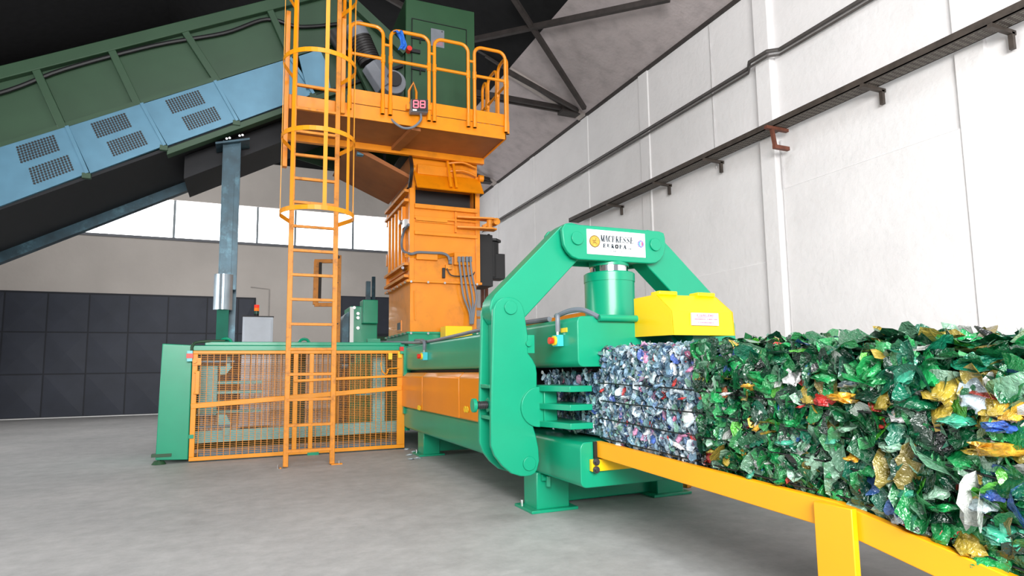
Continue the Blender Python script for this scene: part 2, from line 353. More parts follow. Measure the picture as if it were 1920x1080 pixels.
# cable tray
tray = thing('cable_tray', 'long dark perforated cable tray on brackets along the white wall', 'cable tray', (7.85, 9, 5.1))
t = MB(); zt_ = 4.985; ta, tb = 7.55, 7.83
t.box(ta, tb, 1.0, 14.0, zt_, zt_ + 0.012); t.box(ta, ta + 0.015, 1.0, 14.0, zt_, zt_ + 0.10); t.box(tb - 0.015, tb, 1.0, 14.0, zt_, zt_ + 0.10)
t.build('trough', TRAY, tray)
t = MB(); yy = 2.2
while yy < 11.0:
    for xx in (7.60, 7.645, 7.69, 7.735, 7.775): t.box(xx, xx + 0.02, yy, yy + 0.045, zt_ - 0.003, zt_ + 0.002)
    yy += 0.085
o = t.build('grille_pattern', mat('slot_pale', (120, 115, 108), 0.8), tray, smooth=False); o['kind'] = 'stuff'
for y in (12.1, 10.3, 8.75, 7.15, 5.55, 3.95):
    t = MB(); zb2 = zt_ - 0.025
    if abs(y - 7.15) < 0.1:
        t.bar((7.42, y, zb2), (7.88, y, zb2), 0.06, 0.05); t.bar((7.55, y, zb2 - 0.02), (7.6, y, zb2 - 0.30), 0.05, 0.05); t.bar((7.57, y, zb2 - 0.30), (7.88, y, zb2 - 0.30), 0.06, 0.06)
    else:
        t.bar((7.53, y, zb2), (7.985, y, zb2), 0.05, 0.05); t.bar((7.93, y, zb2), (7.93, y, zb2 - 0.2), 0.05, 0.05)
    t.build('bracket', RUST if abs(y - 7.15) < .1 else TRAY, tray)
t = MB(); t.tube([(7.64, 1.0, zt_ + 0.04), (7.66, 7, zt_ + 0.04), (7.65, 13.9, zt_ + 0.04)], 0.028, 8); t.build('cable', BLACK, tray)

# ------------------------------------------------------------------ baling press
press = thing('baling_press', 'large green channel baling press with arched squeezing frame and orange side cover', 'machine', (3.05, 7.0, 0))
XL = 2.285; XC = 3.006; XR = 3.82; YF = 4.142  # press front, chute and bale coordinates below were scaled about the camera position
def rounded(x0, x1, z0, z1, r, n=5, corners='abcd'):
    pts = []
    for c, (cx, cz, a0) in zip('abcd', ((x1 - r, z0 + r, -90), (x1 - r, z1 - r, 0), (x0 + r, z1 - r, 90), (x0 + r, z0 + r, 180))):
        if c in corners:
            for i in range(n + 1):
                a = math.radians(a0 + 90 * i / n); pts.append((cx + r * math.cos(a), cz + r * math.sin(a)))
        else: pts.append({'a': (x1, z0), 'b': (x1, z1), 'c': (x0, z1), 'd': (x0, z0)}[c])
    return pts
MB().prism(rounded(XL, XR, 1.2145, 1.60, 0.05), 'y', YF, 9.78).build('upper_channel_beam', GREEN, press, bevel=0.006)
MB().prism(rounded(XL, XR, 0.322, 0.655, 0.05), 'y', YF, 9.78).build('lower_channel_beam', GREEN, press, bevel=0.006)
m = MB(); m.box(XL + 0.1, XR - 0.1, 5.4, 9.9, 0.5, 1.5); m.build('channel_core', BLACK, press)
m = MB(); m.prism(rounded(XL - 0.0, XR, 0.32, 1.585, 0.06), 'y', 9.78, 12.9); m.box(XL - 0.03, XL + 0.02, 9.70, 9.80, 0.55, 1.6); m.build('feed_chamber', GREEN, press)
m = MB()   # orange side cover, chamfered along its top and far end
for y0, y1, e in ((5.3, 6.9, 0), (6.91, 8.55, 0), (8.56, 9.78, 1)):
    m.prism([(XL + 0.03, 0.64), (XL - 0.04, 0.66), (XL - 0.04, 1.12), (XL + 0.03, 1.185)], 'y', y0, y1)
cover = m.build('side_cover', ORANGEC, press, bevel=0.012)
for p in ((787, 765), (876, 768)):
    c = Vector(onX(XL - 0.055, *p)); e = MB()
    for dy in (0, 0.07):
        e.tube([(c.x, c.y + dy + 0.03 * math.cos(a * math.pi / 6), c.z + 0.03 * math.sin(a * math.pi / 6)) for a in range(12)], 0.007, 6, closed=True)
    e.build('wing_nut', YEL, cover)
# base frame and feet
m = MB(); m.box(2.56, 3.85, 5.12, 5.34, 0.02, 0.33); m.build('base_beam', GREEN, press, bevel=0.01)
for i, (x0, x1, y0, y1, zt2) in enumerate(((2.215, 2.655, 4.87, 5.24, 0.33), (2.27, 2.64, 8.78, 9.2, 0.34), (3.50, 3.93, 4.95, 5.3, 0.33), (3.5, 3.88, 8.8, 9.2, 0.34))):
    m = MB(); m.box(x0 + 0.07, x1 - 0.06, y0 + 0.05, y1 - 0.05, 0.02, zt2)
    if i == 1: m.box(x0 + 0.09, 3.6, y0 + 0.1, y1 - 0.1, 0.05, zt2)
    o = m.build('support_leg', GREEN, press, bevel=0.008)
    m = MB(); m.box(x0, x1, y0, y1, 0, 0.025); m.cyl((x0 + 0.05, y1 - 0.05, 0.02), (x0 + 0.05, y1 - 0.05, 0.06), 0.014, 6, mi=1); m.build('foot_plate', [GREEN, BOLT], o, bevel=0.004)
m = MB(); m.cyl(onY(4.9, 1016, 896), onY(4.9, 1028, 896), 0.03, 6); m.cyl(onY(4.86, 1029, 893), onY(4.86, 1029, 912), 0.02, 6); m.build('clamp_bolt', GREEN, press)
# side plates (front and rear pair on each side)
SP = [(925, 580), (928, 571), (934, 563.5), (943, 558.5), (954, 557), (963, 558.5), (969, 561), (976, 566.5), (981, 575), (984, 590), (987, 610), (990, 629), (990, 662), (998.5, 673), (1005, 686), (1007, 699), (1007, 721),
      (1006, 770), (999.6, 798), (1005, 816), (1010, 840), (1011.6, 864), (1007.5, 881), (1003, 888), (995.5, 892), (986, 893.5), (976, 893), (959.4, 888), (942.6, 874), (928, 855), (921, 835.5), (921, 768)]
spts = [(on('y', 4.654, *p)[0], on('y', 4.654, *p)[2]) for p in SP]
pinT = on('y', 4.654, 957, 577); pinB = on('y', 4.654, 992, 869)
for sgn in (1, -1):
    pts = spts if sgn == 1 else [(2 * XC - a, b) for a, b in spts]
    for y0, y1 in ((4.654, 4.70), (4.92, 4.966)):
        o = MB().prism(pts, 'y', y0, y1).build('side_plate', GREENB, press, bevel=0.008)
        if y0 < 4.8:
            for p in (pinT, pinB):
                x = p[0] if sgn == 1 else 2 * XC - p[0]
                MB().cyl((x, y0 - 0.016, p[2]), (x, y0, p[2]), 0.056, 28).build('pin_cap', GREENB, o, bevel=0.004)
    x0 = min(a for a, b in pts) if sgn == 1 else max(a for a, b in pts)
    m = MB(); xi = x0 + 0.10 * sgn
    for zz in (1.055, 0.807): m.box(x0 + 0.01 * sgn, xi, 4.70, 4.92, zz, zz + 0.03)
    m.box(x0 + 0.085 * sgn, x0 + 0.11 * sgn, 4.70, 4.92, 0.56, 1.67)
    m.build('stiffener', GREENB, press, bevel=0.004)
    # spring knob on the outer edge
    m = MB(); z = on('y', 4.81, 893, 760)[2]
    m.cyl((x0 - 0.10 * sgn, 4.81, z), (x0 - 0.07 * sgn, 4.81, z), 0.056, 20); m.cyl((x0 - 0.07 * sgn, 4.81, z), (x0 + 0.03 * sgn, 4.81, z), 0.029, 16, mi=1)
    for q in range(5): m.cyl((x0 + (-0.06 + q * 0.018) * sgn, 4.81, z), (x0 + (-0.052 + q * 0.018) * sgn, 4.81, z), 0.034, 16, mi=1)
    m.cyl((x0 + 0.03 * sgn, 4.81, z), (x0 + 0.08 * sgn, 4.81, z), 0.064, 6); m.build('adjusting_knob', [GREENB, BOLTD], press, bevel=0.004)
# crosshead, links
cp = [(1053.5, 428), (1060, 419), (1236, 433.5), (1245, 437), (1247.5, 447), (1248, 464), (1245, 478), (1239, 487), (1230, 493), (1218, 494), (1085, 486), (1073, 481), (1064, 471), (1057, 458)]
cpts = [(on('y', 4.62, *p)[0], on('y', 4.62, *p)[2]) for p in cp]
MB().prism(cpts, 'y', 4.62, 4.663).build('crosshead_plate', GREENB, press, bevel=0.008)
MB().prism(cpts, 'y', 4.936, 4.979).build('crosshead_plate', GREENB, press, bevel=0.008)
MB().box(2.605, 3.40, 4.663, 4.936, 2.165, 2.378).build('crosshead_core', GREEN, press)
p1 = on('y', 4.62, 1082, 447); p2 = on('y', 4.62, 1228, 459)
for p in (p1, p2): MB().cyl((p[0], 4.603, p[2]), (p[0], 4.62, p[2]), 0.058, 28).build('pin_cap', GREENB, press, bevel=0.004)
for a, b in ((p1, pinT), (p2, np.array([2 * XC - pinT[0], 0, pinT[2]]))):
    A = Vector((a[0], 0, a[2])); B = Vector((b[0], 0, b[2])); dd = (B - A).normalized(); nn = Vector((-dd.z, 0, dd.x)) * 0.158
    pts = []
    for c, s0 in ((B, 1), (A, -1)):
        for i in range(9):
            an = math.pi * i / 8; v = c + nn * (math.cos(an) * s0) + dd * (0.158 * math.sin(an) * s0); pts.append((v.x, v.z))
    m = MB(); m.prism(pts, 'y', 4.705, 4.91); m.build('link_arm', GREENB, press, bevel=0.008)
# cylinder
cyl = MB().lathe((XC - 0.017, 4.80, 0), [(0.243, 1.59), (0.243, 1.627), (0.224, 1.627), (0.224, 1.969), (0.229, 1.969), (0.229, 2.041), (0.218, 2.05)], 48).build('hydraulic_cylinder', GREEN, press)
MB().cyl((XC - 0.017, 4.80, 2.045), (XC - 0.017, 4.80, 2.114), 0.171, 40).build('piston_rod', CHROME, cyl)
MB().cyl((XC - 0.017, 4.80, 2.11), (XC - 0.017, 4.80, 2.17), 0.18, 40).build('rod_flange', GREEN, cyl)
# squeezing jaws: hub disc, upright, three fins on each side
zf = [on('y', 4.253, 1093, p)[2] for p in (729, 764, 799)]
for sgn in (1, -1):
    X = lambda x: x if sgn == 1 else 2 * XC - x
    hub = on('y', 4.63, 1012, 763)
    m = MB(); m.cyl((X(hub[0]), 4.633, hub[2]), (X(hub[0]), 4.91, hub[2]), 0.162, 40); m.box(X(2.22), X(2.34), 4.61, 4.87, zf[2] - 0.02, zf[0] + 0.02)
    jaw = m.build('squeeze_jaw', GREENB, press, bevel=0.006)
    for z in zf:
        m = MB(); m.prism([(X(2.186), 4.595), (X(2.237), 4.44), (X(2.272), 4.261), (X(2.464), 4.253), (X(2.50), 4.91), (X(2.22), 4.91)], 'z', z - 0.023, z + 0.023); m.build('jaw_fin', GREENB, jaw, bevel=0.004)
# lug plate beside the side plate
m = MB(); x0, x1, z0, z1 = rect(4.645, 988, 628, 1000, 662); m.box(x0, x1 + 0.017, 4.66, 4.78, z0, z1); c = on('y', 4.645, 991, 644); m.cyl((c[0], 4.635, c[2]), (c[0], 4.66, c[2]), 0.024, 20); m.build('lug_plate', GREENB, press)
# emergency stops
def estop(face_x, px, py, s, name='emergency_stop'):
    c = on('x', face_x, px, py); y, z = c[1], c[2]
    o = MB().box(face_x - 0.06 * s, face_x, y - 0.05 * s, y + 0.05 * s, z - 0.05 * s, z + 0.05 * s).build(name, CYAN, press, bevel=0.004)
    MB().cyl((face_x - 0.06 * s, y, z), (face_x - 0.08 * s, y, z), 0.042 * s, 20).build('collar', YEL, o)
    MB().cyl((face_x - 0.08 * s, y, z), (face_x - 0.12 * s, y, z), 0.026 * s, 20, r2=0.032 * s).build('push_button', RED, o, bevel=0.004)
    MB().cyl((face_x - 0.03 * s, y, z + 0.05 * s), (face_x - 0.03 * s, y, z + 0.08 * s), 0.014 * s, 10).build('cable_gland', BOLT, o)
    return Vector((face_x - 0.03 * s, y, z + 0.08 * s))
g1 = estop(XL, 1052, 639, 0.9); g2 = estop(XL, 800, 668, 1.1)
# plates, pipes and hoses
c = on('x', XL, 1058, 619); MB().box(XL - 0.006, XL, c[1] - 0.05, c[1] + 0.05, c[2] - 0.017, c[2] + 0.017).build('type_plate', YEL, press)
h = smoothpath([g1, g1 + Vector((0, 0, 0.12)), Vector((2.289, 4.48, 1.627)), Vector((2.34, 4.355, 1.66)), Vector((2.39, 4.227, 1.653)), Vector((2.46, 4.12, 1.593))])
MB().tube(h, 0.02, 8).build('hose', GREYH, press)
MB().cyl((2.46, 4.116, 1.586), (2.904, 4.116, 1.586), 0.027, 14).build('pipe', GREEN, press)
h = smoothpath([g2, g2 + Vector((0, 0, 0.1)), Vector((XL - 0.02, g2.y + 0.15, 1.63)), Vector((XL + 0.1, g2.y + 0.8, 1.66)), Vector((XL + 0.25, 10.3, 1.72))])
MB().tube(h, 0.024, 8).build('hose', GREYH, press)
h = smoothpath([Vector(onX(XL + 0.03, 690, 640)), Vector((XL - 0.02, 9.9, 1.66)), Vector((XL + 0.02, 8.6, 1.61)), Vector((XL + 0.02, 7.2, 1.62)), Vector((XL + 0.05, 6.2, 1.64)), Vector((2.33, 4.7, 1.62))])
MB().tube(h, 0.022, 8).build('hose', GREYH, press)
# yellow hood over the pulling gear
hx0, hx1 = 2.801, 3.373
prof = [(on('x', hx0, *p)[1], on('x', hx0, *p)[2]) for p in ((1190, 560), (1229, 552), (1258, 582), (1262, 628), (1190, 632))]
prof[0] = (YF, prof[0][1]); prof[-1] = (YF, prof[-1][1])
m = MB(); n = len(prof)
for x0, x1, sh in ((hx0, hx0 + 0.012, 0), (hx1 - 0.012, hx1, 0)): m.prism(prof, 'x', x0, x1)
cy_, cz_ = sum(p[0] for p in prof) / n, sum(p[1] for p in prof) / n
inn = [(a + (cy_ - a) * 0.05, b + (cz_ - b) * 0.05) for a, b in prof]
for i in range(3): m.prism([prof[i], prof[i + 1], inn[i + 1], inn[i]], 'x', hx0 + 0.001, hx1 - 0.001)
hood = m.build('guard_hood', YELLOW, press)
for xx in (hx0 + 0.02, hx1 - 0.19): MB().box(xx, xx + 0.17, prof[1][0] - 0.02, prof[1][0] + 0.09, prof[1][1] - 0.005, prof[1][1] + 0.028).build('hinge', YELLOW, hood, bevel=0.008)
m = MB(); m.box(2.904, 3.33, 3.80, 4.13, 1.46, 1.627); m.cyl((2.99, 3.843, 1.337), (3.04, 4.014, 1.499), 0.017, 8); m.box(3.09, 3.245, 3.80, 4.01, 1.37, 1.461); m.build('pull_gear', GREEN, press)
for xx in (2.852, 2.878, 2.929): MB().cyl((xx, 4.13, 1.32), (xx, 4.13, 1.413), 0.007, 8).build('stud', BOLT, press)
# small bracket and yellow cable cover on the beam
m = MB(); x0, x1, z0, z1 = rect(9.55, 832, 612, 882, 636); m.box(x0, x1, 9.45, 9.75, 1.58, z1); m.build('cable_cover', YELLOW, press, bevel=0.01)

# ------- lettering -------
ARC = lambda cx, cz, rx, rz, a0, a1, n=9: [(cx + rx * math.cos(math.radians(a0 + (a1 - a0) * i / n)), cz + rz * math.sin(math.radians(a0 + (a1 - a0) * i / n))) for i in range(n + 1)]
TK, TN = 0.30, 0.13
GL = {  # strokes in a unit box: (points, stroke width)
    'M': [([(0.1, 0), (0.1, 1)], TN), ([(0.1, 1), (0.5, 0)], TK), ([(0.5, 0), (0.9, 1)], TN), ([(0.9, 1), (0.9, 0)], TK), ([(0, 0), (0.25, 0)], TN), ([(0.75, 0), (1.05, 0)], TN), ([(0, 1), (0.15, 1)], TN)],
    'A': [([(0.1, 0), (0.5, 1)], TN), ([(0.5, 1), (0.88, 0)], TK), ([(0.25, 0.35), (0.72, 0.35)], TN), ([(0, 0), (0.25, 0)], TN), ([(0.7, 0), (1, 0)], TN)],
    'C': [(ARC(0.55, 0.5, 0.45, 0.48, 40, 140), TN), (ARC(0.55, 0.5, 0.42, 0.48, 120, 240), TK), (ARC(0.55, 0.5, 0.45, 0.48, 220, 320), TN), ([(0.9, 0.98), (0.9, 0.72)], TN)],
    'P': [([(0.25, 0), (0.25, 1)], TK), (ARC(0.45, 0.74, 0.38, 0.24, 90, -90), 0.12), ([(0.1, 0.98), (0.5, 0.98)], TN), ([(0.25, 0.5), (0.45, 0.5)], TN), ([(0.08, 0), (0.45, 0)], TN)],
    'R': [([(0.25, 0), (0.25, 1)], TK), (ARC(0.45, 0.76, 0.36, 0.22, 90, -90), 0.12), ([(0.1, 0.98), (0.5, 0.98)], TN), ([(0.25, 0.53), (0.45, 0.53)], TN), ([(0.45, 0.53), (0.88, 0)], TK), ([(0.08, 0), (0.42, 0)], TN), ([(0.75, 0), (1.0, 0)], TN)],
    'E': [([(0.25, 0), (0.25, 1)], TK), ([(0.1, 0.97), (0.85, 0.97)], TN), ([(0.25, 0.52), (0.65, 0.52)], TN), ([(0.1, 0.03), (0.9, 0.03)], TN), ([(0.85, 0.97), (0.85, 0.76)], TN), ([(0.9, 0.03), (0.9, 0.26)], TN), ([(0.65, 0.62), (0.65, 0.42)], TN)],
    'S': [(ARC(0.5, 0.74, 0.33, 0.24, 30, 200), 0.1), ([(0.2, 0.68), (0.8, 0.3)], TK), (ARC(0.5, 0.26, 0.35, 0.25, 20, -150), 0.1), ([(0.82, 0.98), (0.82, 0.75)], TN), ([(0.14, 0.02), (0.14, 0.27)], TN)],
    'U': [([(0.22, 1), (0.22, 0.3)], TK), (ARC(0.5, 0.3, 0.3, 0.28, 180, 360), 0.1), ([(0.8, 0.3), (0.8, 1)], TN), ([(0.05, 0.98), (0.42, 0.98)], TN), ([(0.65, 0.98), (0.98, 0.98)], TN)],
    'O': [(ARC(0.5, 0.5, 0.38, 0.47, 60, 120), TN), (ARC(0.5, 0.5, 0.4, 0.48, 110, 250), TK), (ARC(0.5, 0.5, 0.38, 0.47, 240, 300), TN), (ARC(0.5, 0.5, 0.4, 0.48, -70, 70), TK)],
    'F': [([(0.15, 0), (0.15, 1)], 0.18), ([(0.15, 0.93), (0.85, 0.93)], 0.14), ([(0.15, 0.5), (0.7, 0.5)], 0.14)],
    'I': [([(0.5, 0), (0.5, 1)], 0.2)],
    'G': [(ARC(0.52, 0.5, 0.42, 0.45, 45, 320), 0.16), ([(0.88, 0.2), (0.88, 0.5)], 0.16), ([(0.55, 0.48), (0.95, 0.48)], 0.13)],
    'Y': [([(0.1, 1), (0.5, 0.5)], 0.17), ([(0.9, 1), (0.5, 0.5)], 0.17), ([(0.5, 0.5), (0.5, 0)], 0.18)],
    'L': [([(0.15, 1), (0.15, 0)], 0.18), ([(0.1, 0.07), (0.85, 0.07)], 0.14)],
    'N': [([(0.15, 0), (0.15, 1)], 0.14), ([(0.15, 1), (0.85, 0)], 0.16), ([(0.85, 0), (0.85, 1)], 0.14)],
    'T': [([(0.5, 0), (0.5, 1)], 0.18), ([(0.05, 0.93), (0.95, 0.93)], 0.14)],
    '!': [([(0.5, 0.3), (0.5, 1)], 0.2), ([(0.5, 0), (0.5, 0.14)], 0.2)],
    '-': [([(0.2, 0.45), (0.8, 0.45)], 0.14)], ' ': [], '.': [([(0.4, 0.05), (0.55, 0.05)], 0.14)],
}
GL['E2'] = [([(0.15, 0), (0.15, 1)], 0.18), ([(0.1, 0.93), (0.85, 0.93)], 0.14), ([(0.1, 0.5), (0.75, 0.5)], 0.14), ([(0.1, 0.07), (0.85, 0.07)], 0.14)]
GL['EA'] = GL['E2'] + [([(0.4, 1.1), (0.65, 1.28)], 0.12)]
GL['M2'] = [([(0.08, 0), (0.08, 1)], 0.16), ([(0.08, 1), (0.5, 0.25)], 0.15), ([(0.5, 0.25), (0.92, 1)], 0.15), ([(0.92, 1), (0.92, 0)], 0.16)]
def text(mb, letters, x0, z0, w, h, y, shear=0.0, gap=0.12, mi=0, dz=0.0):
    """letters on a vertical plane facing -Y, w = advance of one letter"""
    for i, ch in enumerate(letters):
        for pts, sw in GL.get(ch, []):
            P = [(x0 + i * w + (a * (1 - gap) * w) + shear * h * b, z0 + b * h) for a, b in pts]
            for (a, b), (c, d) in zip(P[:-1], P[1:]):
                L = math.hypot(c - a, d - b)
                if L < 1e-6: continue
                t = sw * w * 0.5; steep = abs(d - b) / L
                t = t * (0.6 + 0.4 * steep) if steep < 0.4 else t
                nx, nz = -(d - b) / L * t, (c - a) / L * t; ex, ez = (c - a) / L * t * 0.3, (d - b) / L * t * 0.3
                mb.add([(a - nx - ex, y, b - nz - ez), (c - nx + ex, y, d - nz + ez), (c + nx + ex, y, d + nz + ez), (a + nx - ex, y, b + nz - ez)], [(0, 1, 2, 3)], mi)
    return mb
yn = 4.62
A = [on('y', yn, *p) for p in ((1099, 430), (1208, 438), (1210, 483.5), (1101, 476))]
nx0, nx1 = (A[0][0] + A[3][0]) / 2, (A[1][0] + A[2][0]) / 2; nz0, nz1 = (A[2][2] + A[3][2]) / 2, (A[0][2] + A[1][2]) / 2
plate = MB().box(nx0, nx1, yn - 0.006, yn, nz0, nz1).build('nameplate', WHITEP, press)
W, H = nx1 - nx0, nz1 - nz0; ty = yn - 0.008
t = MB(); text(t, 'MACPRESSE', nx0 + 0.225 * W, nz0 + 0.545 * H, 0.063 * W, 0.25 * H, ty, 0.10, 0.08)
text(t, 'EUROPA', nx0 + 0.265 * W, nz0 + 0.30 * H, 0.069 * W, 0.15 * H, ty, 0.05, 0.3)
text(t, 'SRL', nx0 + 0.70 * W, nz0 + 0.295 * H, 0.03 * W, 0.05 * H, ty, 0, 0.45)
text(t, ['M2', 'I', 'L', 'A', 'N', 'O', ' ', '-', ' ', 'I', 'T', 'A', 'L', 'Y'], nx0 + 0.385 * W, nz0 + 0.145 * H, 0.0165 * W, 0.06 * H, ty, 0, 0.2)
t.build('lettering', INK, plate, smooth=False)
t = MB(); cx, cz, rr = nx0 + 0.125 * W, nz0 + 0.52 * H, 0.083 * W
t.cyl((cx, yn - 0.010, cz), (cx, yn - 0.005, cz), rr, 40); t.tube([(cx + rr * math.cos(a * math.pi / 16), yn - 0.009, cz + rr * math.sin(a * math.pi / 16)) for a in range(32)], 0.004, 6, mi=1, closed=True)
for a, b, c, d in ((-.5, .1, .3, .1), (-.3, -.4, -.1, .1), (.05, .1, .25, .5), (.0, -.1, .4, -.4), (-.2, -.3, .2, -.2), (.15, .55, .2, .6)):
    t.bar((cx + a * rr, yn - 0.0105, cz + b * rr), (cx + c * rr, yn - 0.0105, cz + d * rr), 0.004, 0.002, (0, 1, 0), 1)
t.build('gold_medallion', [GOLD, GOLDD], plate)
t = MB(); cx, cz, rr = nx0 + 0.92 * W, nz0 + 0.56 * H, 0.054 * W
t.cyl((cx, yn - 0.009, cz), (cx, yn - 0.005, cz), rr, 36, mi=0); t.cyl((cx, yn - 0.0095, cz), (cx, yn - 0.005, cz), rr * 0.62, 30, mi=1)
for sgn, mi in ((-1, 2), (1, 3)):
    t.add([(cx + sgn * rr * (0.18 + 0.44 * math.cos(a)), yn - 0.0105, cz + rr * 0.58 * math.sin(a)) for a in [math.pi * (-0.5 + i / 10) for i in range(11)]], [tuple(range(11)) if sgn == 1 else tuple(range(10, -1, -1))], mi)
for i in range(12):
    a = i * math.pi / 6; t.cyl((cx + rr * .81 * math.cos(a), yn - 0.0105, cz + rr * .81 * math.sin(a)), (cx + rr * .81 * math.cos(a), yn - 0.006, cz + rr * .81 * math.sin(a)), rr * 0.08, 6, mi=1)
t.build('round_emblem', [BLUEI, WHITEP, GRNI, REDI], plate)
yh = prof[2][0] * 0.5 + prof[3][0] * 0.5
def hoodpt(px, py):
    return on('y', yh - 0.0, px, py)
a, b = hoodpt(1294.5, 587), hoodpt(1345.5, 612)
wx0, wx1, wz0_, wz1_ = a[0], b[0], b[2] + 0.004, a[2] + 0.002
yf = min(prof[2][0], prof[3][0]) - 0.004
wp = MB().box(wx0, wx1, yf - 0.004, yf + 0.01, wz0_, wz1_).build('warning_plate', GREYP, press)
W, H = wx1 - wx0, wz1_ - wz0_
t = MB(); text(t, ['F', 'I', 'G', 'Y', 'E2', 'L', 'EA', 'M2', '!'], wx0 + 0.19 * W, wz0_ + 0.72 * H, 0.07 * W, 0.15 * H, yf - 0.0055, 0, 0.15)
t.add([(wx0 + 0.2 * W, yf - 0.0055, wz0_ + 0.655 * H), (wx0 + 0.8 * W, yf - 0.0055, wz0_ + 0.655 * H), (wx0 + 0.8 * W, yf - 0.0055, wz0_ + 0.675 * H), (wx0 + 0.2 * W, yf - 0.0055, wz0_ + 0.675 * H)], [(0, 1, 2, 3)])
random.seed(3)
for z, x, e, hh in ((0.46, 0.06, 0.93, 0.085), (0.2, 0.19, 0.8, 0.065)):   # the two small lines are too blurred to read in the photograph
    while x < e:
        l = random.uniform(0.012, 0.022)
        if random.random() > 0.12:
            for q in (0, 0.9): t.add([(wx0 + (x + q * l * .7) * W, yf - 0.0055, wz0_ + z * H), (wx0 + (x + q * l * .7 + 0.006) * W, yf - 0.0055, wz0_ + z * H), (wx0 + (x + q * l * .7 + 0.006) * W, yf - 0.0055, wz0_ + (z + hh * random.uniform(.6, 1)) * H), (wx0 + (x + q * l * .7) * W, yf - 0.0055, wz0_ + (z + hh * .8) * H)], [(0, 1, 2, 3)])
        x += l * 1.3
t.build('red_lettering', INKR, wp, smooth=False)

# ------------------------------------------------------------------ bale chute
chute = thing('bale_chute', 'yellow steel bale chute sloping away from the press mouth under the bales', 'chute', (3.05, 2.2, 0))
top = [(4.142, 0.660), (2.05, 0.5945), (1.571, 0.5066), (0.427, 0.2965)]; bot = [(0.427, 0.1795), (1.657, 0.399), (2.05, 0.470), (4.142, 0.5424)]
for x0, x1 in ((2.417, 2.464), (3.647, 3.694)): MB().prism(top + bot, 'x', x0, x1).build('side_rail', RAILY, chute, bevel=0.005)
MB().prism([(4.142, 0.636), (2.05, 0.572), (1.571, 0.4826), (0.427, 0.277), (0.427, 0.257), (1.571, 0.463), (2.05, 0.552), (4.142, 0.616)], 'x', 2.464, 3.647).build('deck_plate', DKSTEEL, chute)
for x0, x1 in ((2.383, 2.417), (3.694, 3.728)): MB().box(x0, x1, 1.951, 2.148, 0.0, 0.587).build('leg', RAILY, chute, bevel=0.004)
x0, x1, z0, z1 = rect(4.125, 1107, 860, 1150, 884)
br = MB().box(x0, x0 + 0.36, 4.10, 4.14, z0 + 0.008, z1).build('mounting_bracket', YELLOW, chute, bevel=0.003)
MB().box(3.587, 3.775, 4.10, 4.14, z0 + 0.008, z1).build('mounting_bracket', YELLOW, chute, bevel=0.003)
for py in (866, 880.5):
    c = on('y', 4.10, 1117, py); m = MB(); m.cyl((c[0], 4.083, c[2]), (c[0], 4.10, c[2]), 0.026, 16); m.cyl((c[0], 4.07, c[2]), (c[0], 4.085, c[2]), 0.018, 6); m.build('bolt', BOLTD, br)
MB().box(2.391, 2.417, 4.12, 4.141, 0.534, 0.658).build('rubber_stop', BLACK, chute)

# ------------------------------------------------------------------ bales of crushed bottles
def palette(pal, n):
    w = np.array([p[1] for p in pal], float); w /= w.sum()
    idx = rng.choice(len(pal), n, p=w)
    c = np.array([lin(p[0]) for p in pal])[idx]
    return np.clip(c * rng.uniform(0.55, 1.3 if pal is PCLEAR else 1.15, (n, 1)), 0, 1)
PCLEAR = [((168, 196, 212), 26), ((120, 152, 176), 20), ((205, 220, 230), 16), ((90, 128, 150), 14), ((92, 124, 160), 8), ((66, 92, 116), 12), ((235, 240, 245), 8), ((60, 88, 160), 3), ((200, 150, 185), 3.5), ((215, 60, 60), 1.5), ((120, 170, 150), 6), ((215, 120, 160), 1.5), ((70, 84, 92), 5), ((118, 158, 165), 14)]
PGREEN = [((30, 140, 74), 22), ((14, 92, 54), 24), ((70, 165, 100), 10), ((10, 58, 40), 20), ((110, 160, 130), 9), ((150, 190, 165), 5), ((150, 135, 58), 5), ((22, 118, 90), 12), ((200, 205, 200), 4), ((205, 60, 50), 1.6), ((215, 180, 70), 1.2), ((90, 190, 60), 3), ((60, 110, 180), 1.5), ((25, 30, 30), 6)]
G4 = [(u, v) for v in np.linspace(-1, 1, 5) for u in np.linspace(-1, 1, 5)]
G4F = [(j * 5 + i, j * 5 + i + 1, (j + 1) * 5 + i + 1, (j + 1) * 5 + i) for j in range(4) for i in range(4)]
